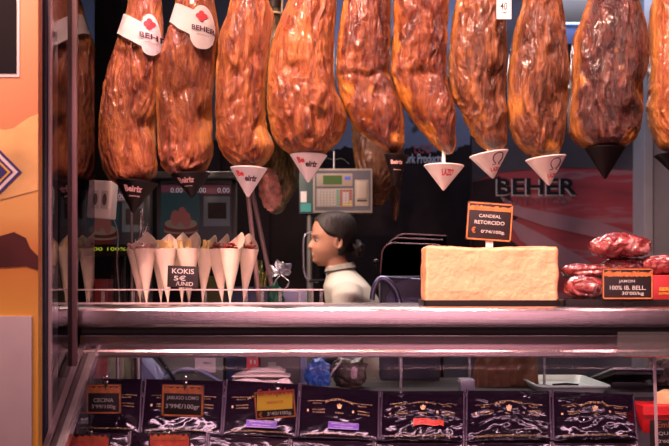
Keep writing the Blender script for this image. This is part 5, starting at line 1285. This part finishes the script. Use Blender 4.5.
# hair: cap combed back, low bun
bm = BM(); rows = []; NP2, NT2 = 40, 72
mh = mat('dark_brown_hair', (.014,.007,.005), .6, noise_s=40, noise_a=.5, bump=.5, bump_s=60, stretch=(1,1,.3)); 
def hair_low(th):
    # lower border of the hair as a row in the photograph, by direction (0 = back of head, PI = face)
    a = abs(((th+PI) % (2*PI))-PI)
    return interp([(0,261),(.7,259),(1.25,250),(1.55,239),(1.9,236),(2.25,229),(2.6,222.5),(3.2,220)], a)[0]
for j in range(NP2+1):
    row = []
    for k in range(NT2):
        th = 2*PI*k/NT2; lo_ = hair_low(th); py = 213.3+(lo_-213.3)*(j/NP2)
        g = .010*min(1, (NP2-j)/5)+.0015+.0012*noise.noise(Vector((th*9, py*.12, 0)))
        if 2.2 < th < 4.1: g *= .8
        a_ = head_pt(max(py,213.5), th, g, face=False); a_.z += .007*(1-j/NP2); row.append(bm.verts.new(a_))
    rows.append(row)
for j in range(NP2):
    for k in range(NT2): bm.faces.new((rows[j][k], rows[j][(k+1)%NT2], rows[j+1][(k+1)%NT2], rows[j+1][k]))
bm.faces.new(rows[0]); bmesh.ops.recalc_face_normals(bm, faces=bm.faces)
hr = link('hair', bm, mh, woman, angle=180)
bm = BM(); bmesh.ops.create_icosphere(bm, subdivisions=4, radius=1)
for v in bm.verts:
    p = v.co.copy(); q = p*2.2; f = 1+.10*noise.noise(q)+.06*math.sin(6*math.atan2(p.z,p.x)+3*p.y)
    v.co = W(357,249,0)+Vector((p.x*.034, p.y*.042, p.z*.040))*f
link('bun', bm, mh, hr, angle=180)
# shirt
bm = BM()
loft(bm, [ring(W(338.5,266),.062,.070,28), ring(W(340,270),.066,.080,28), ring(W(343,276),.075,.115,28), ell(zc(281),.048,.086,.155), ell(zc(287),.055,.105,.185), ell(zc(298),.074,.118,.190), ell(zc(312),.092,.122,.178), ell(zc(335),.108,.125,.168), ell(1.04,.125,.122,.160), ell(.96,.140,.128,.178), ell(.84,.150,.132,.185)], cap=True)
for s_ in (-1, 1):
    el = Vector((.02, YW+s_*.225, 1.035)); wr = hand[s_]
    tube(bm, [sh[s_]+Vector((0,-s_*.02,.004)), sh[s_]+Vector((-.005,s_*.018,-.035)), (sh[s_]+el)/2+Vector((.01,s_*.006,0)), el, (el+wr)/2+Vector((0,s_*.012,0)), wr+Vector((.03,0,0))], [.062,.064,.058,.050,.046,.036], 20)
me = bpy.data.meshes.new('shirt_raw'); bmesh.ops.recalc_face_normals(bm, faces=bm.faces); bm.to_mesh(me); bm.free()
bm = remesh(me, .008, 6, .6)
for v in bm.verts:
    q = v.co*1.0; nn = v.normal if v.normal.length else Vector((0,0,0))
bm.normal_update()
for v in bm.verts:
    q = v.co; d = .0045*math.sin((q.x*38+q.z*46)+3*noise.noise(q*7))*max(0, noise.noise(q*5)+.45)+.004*noise.noise(q*13)
    v.co = v.co+v.normal*d
mshirt = mat('cream_shirt', (.66,.60,.50), .8, noise_s=150, noise_a=.05)
sh_o = link('shirt', bm, mshirt, woman, angle=180)
# collar with dark piping
bm = BM(); n = 40; R_ = []
for j, (pyo, rx, ry) in enumerate(((269,.064,.074),(263,.060,.066),(262,.062,.068),(267.5,.075,.086))):
    row = []
    for k in range(n+1):
        a = -PI*.86+2*PI*.86*k/n; lift = (1+math.cos(a))/2
        row.append(bm.verts.new((X(339.5,YW)+rx*math.cos(a)-.0, YW+ry*math.sin(a), Z(pyo+5.0*(1-lift),YW))))
    R_.append(row)
for j in range(3):
    for k in range(n): bm.faces.new((R_[j][k],R_[j][k+1],R_[j+1][k+1],R_[j+1][k]))
edge = [v.co.copy() for v in R_[3]]
bmesh.ops.solidify(bm, geom=bm.faces[:], thickness=.003)
co = link('collar', bm, mshirt, sh_o)
bm = BM(); tube(bm, [p+Vector((0,0,-.001)) for p in edge], .0030, 6); link('piping', bm, mat('dark_piping', (.02,.02,.025), .6), co, label='dark piping')
bm = BM()
loft(bm, [ell(.90,.146,.134,.188), ell(.84,.150,.134,.188), ell(.76,.142,.118,.18)])
for s_ in (-1,1): tube(bm, [(.145,YW+s_*.085,.84),(.125,YW+s_*.092,.64),(.105,YW+s_*.092,.45),(.115,YW+s_*.092,.25),(.12,YW+s_*.092,.075)], [.098,.088,.070,.062,.055], 20)
me = bpy.data.meshes.new('trousers_raw'); bmesh.ops.recalc_face_normals(bm, faces=bm.faces); bm.to_mesh(me); bm.free()
link('trousers', remesh(me, .010, 5, .6), mat('black_trousers', (.02,.02,.022), .8), woman, angle=180)
for s_ in (-1,1):
    bm = BM(); tube(bm, [(.17,YW+s_*.09,.05),(.145,YW+s_*.09,.052),(.09,YW+s_*.09,.055),(.0,YW+s_*.092,.042),(-.07,YW+s_*.095,.034),(-.095,YW+s_*.095,.03)], [.02,.046,.047,.044,.034,.012], 16)
    for v in bm.verts: v.co.z = max(v.co.z, .002)
    link('shoe', bm, M['blackplastic'], woman)

# ------------------------------------------------------------------ lights
def area(name, loc, target, size, power, col, sy=None, spread=PI):
    l = bpy.data.lights.new(name, 'AREA'); l.energy = power; l.color = col; l.size = size; l.shape = 'RECTANGLE'; l.size_y = sy or size; l.spread = spread
    o = bpy.data.objects.new(name, l); C.objects.link(o); o.location = loc
    o.rotation_euler = (Vector(target)-Vector(loc)).to_track_quat('-Z','Y').to_euler(); return o
def spot(name, loc, target, power, col, ang=60, blend=.7, rad=.04):
    l = bpy.data.lights.new(name, 'SPOT'); l.energy = power; l.color = col; l.spot_size = math.radians(ang); l.spot_blend = blend; l.shadow_soft_size = rad
    o = bpy.data.objects.new(name, l); C.objects.link(o); o.location = loc
    o.rotation_euler = (Vector(target)-Vector(loc)).to_track_quat('-Z','Y').to_euler(); return o
PK = (1.0,.50,.55)
for k, x in enumerate((-.62, -.15, .32, .80, 1.25)):
    spot('canopy_lamp', (x-.45, 1.80, 2.72), (x+.02, 2.66, 1.90), (118,120,98,74,70)[k], (1,.57,.44), 70, .6, .03)
area('counter_strip_lamp', (.25, 2.15, 2.75), (.25, 2.68, 1.25), 2.2, 6, PK, .08, math.radians(120))
for k, x in enumerate((-.50, .47, .95)):
    spot('shelf_lamp', (x, 2.02, 2.3), (x, 2.62, 1.33), (80,22,25)[k], (1,.50,.47), 42, .7, .04)
spot('added_socket_light', (-.35, 2.3, 2.5), (-.78, 2.98, 1.58), 34, PK, 22, .5, .03)  # added narrow spot that brightens the white socket box
area('case_tube_lamp', (.5, 2.485, 1.150), (.5, 2.62, .96), 2.2, 4.2, (1,.55,.70), .015, PI)
for x in (-.35, .45, 1.1): spot('added_case_fill', (x, 1.2, 2.1), (x, 2.6, .95), 10, (1,.52,.60), 50, .6, .03)  # added fill from the customer side, brightens the signs and packs
area('back_ceiling_lamp', (-.2, 3.6, 3.0), (-.1, 3.9, 0), .9, 7, (1,.80,.72), .3)
area('seller_lamp', (-.75, 3.45, 2.2), (0, 4.0, 1.45), .35, 4.6, (1,.72,.62), .35, math.radians(90))
area('wall_lamp', (.8, 4.75, 3.0), (.8, 5.2, 2.0), 2.2, 14, (.74,.78,1), .1)
area('poster_lamp', (-1.1, 1.5, 2.6), (-.95, 2.1, 1.5), .5, 8, (1,.58,.50), .1, math.radians(100))
area('bench_lamp', (.1, 3.9, 2.3), (.1, 3.1, .95), 1.6, 10, (1,.80,.74), .1, math.radians(100))
# added light behind the viewer, put in to show in the steel rails
area('added_rail_light', (.45, -1.4, 1.75), (.35, 2.4, 1.2), 2.4, 27, (1,.50,.58), 1.2)
w = bpy.data.worlds.new('world'); SC.world = w; w.use_nodes = True
w.node_tree.nodes['Background'].inputs[0].default_value = (.45,.36,.42,1); w.node_tree.nodes['Background'].inputs[1].default_value = .03

# ------------------------------------------------------------------ camera
cam = bpy.data.cameras.new('camera'); co_ = bpy.data.objects.new('camera', cam); C.objects.link(co_)
co_.location = (0, 0, CZ); co_.rotation_euler = (PI/2, 0, 0)
cam.sensor_width = 36; cam.lens = F/669*36; cam.shift_y = (HY-223)/669; cam.clip_start = .05
cam.dof.use_dof = True; cam.dof.focus_distance = 2.68; cam.dof.aperture_fstop = 4.2
SC.camera = co_
SC.view_settings.view_transform = 'Standard'; SC.view_settings.look = 'None'; SC.view_settings.gamma = 1; SC.view_settings.exposure = 0
for o in C.objects:
    if '_o' in o: del o['_o']
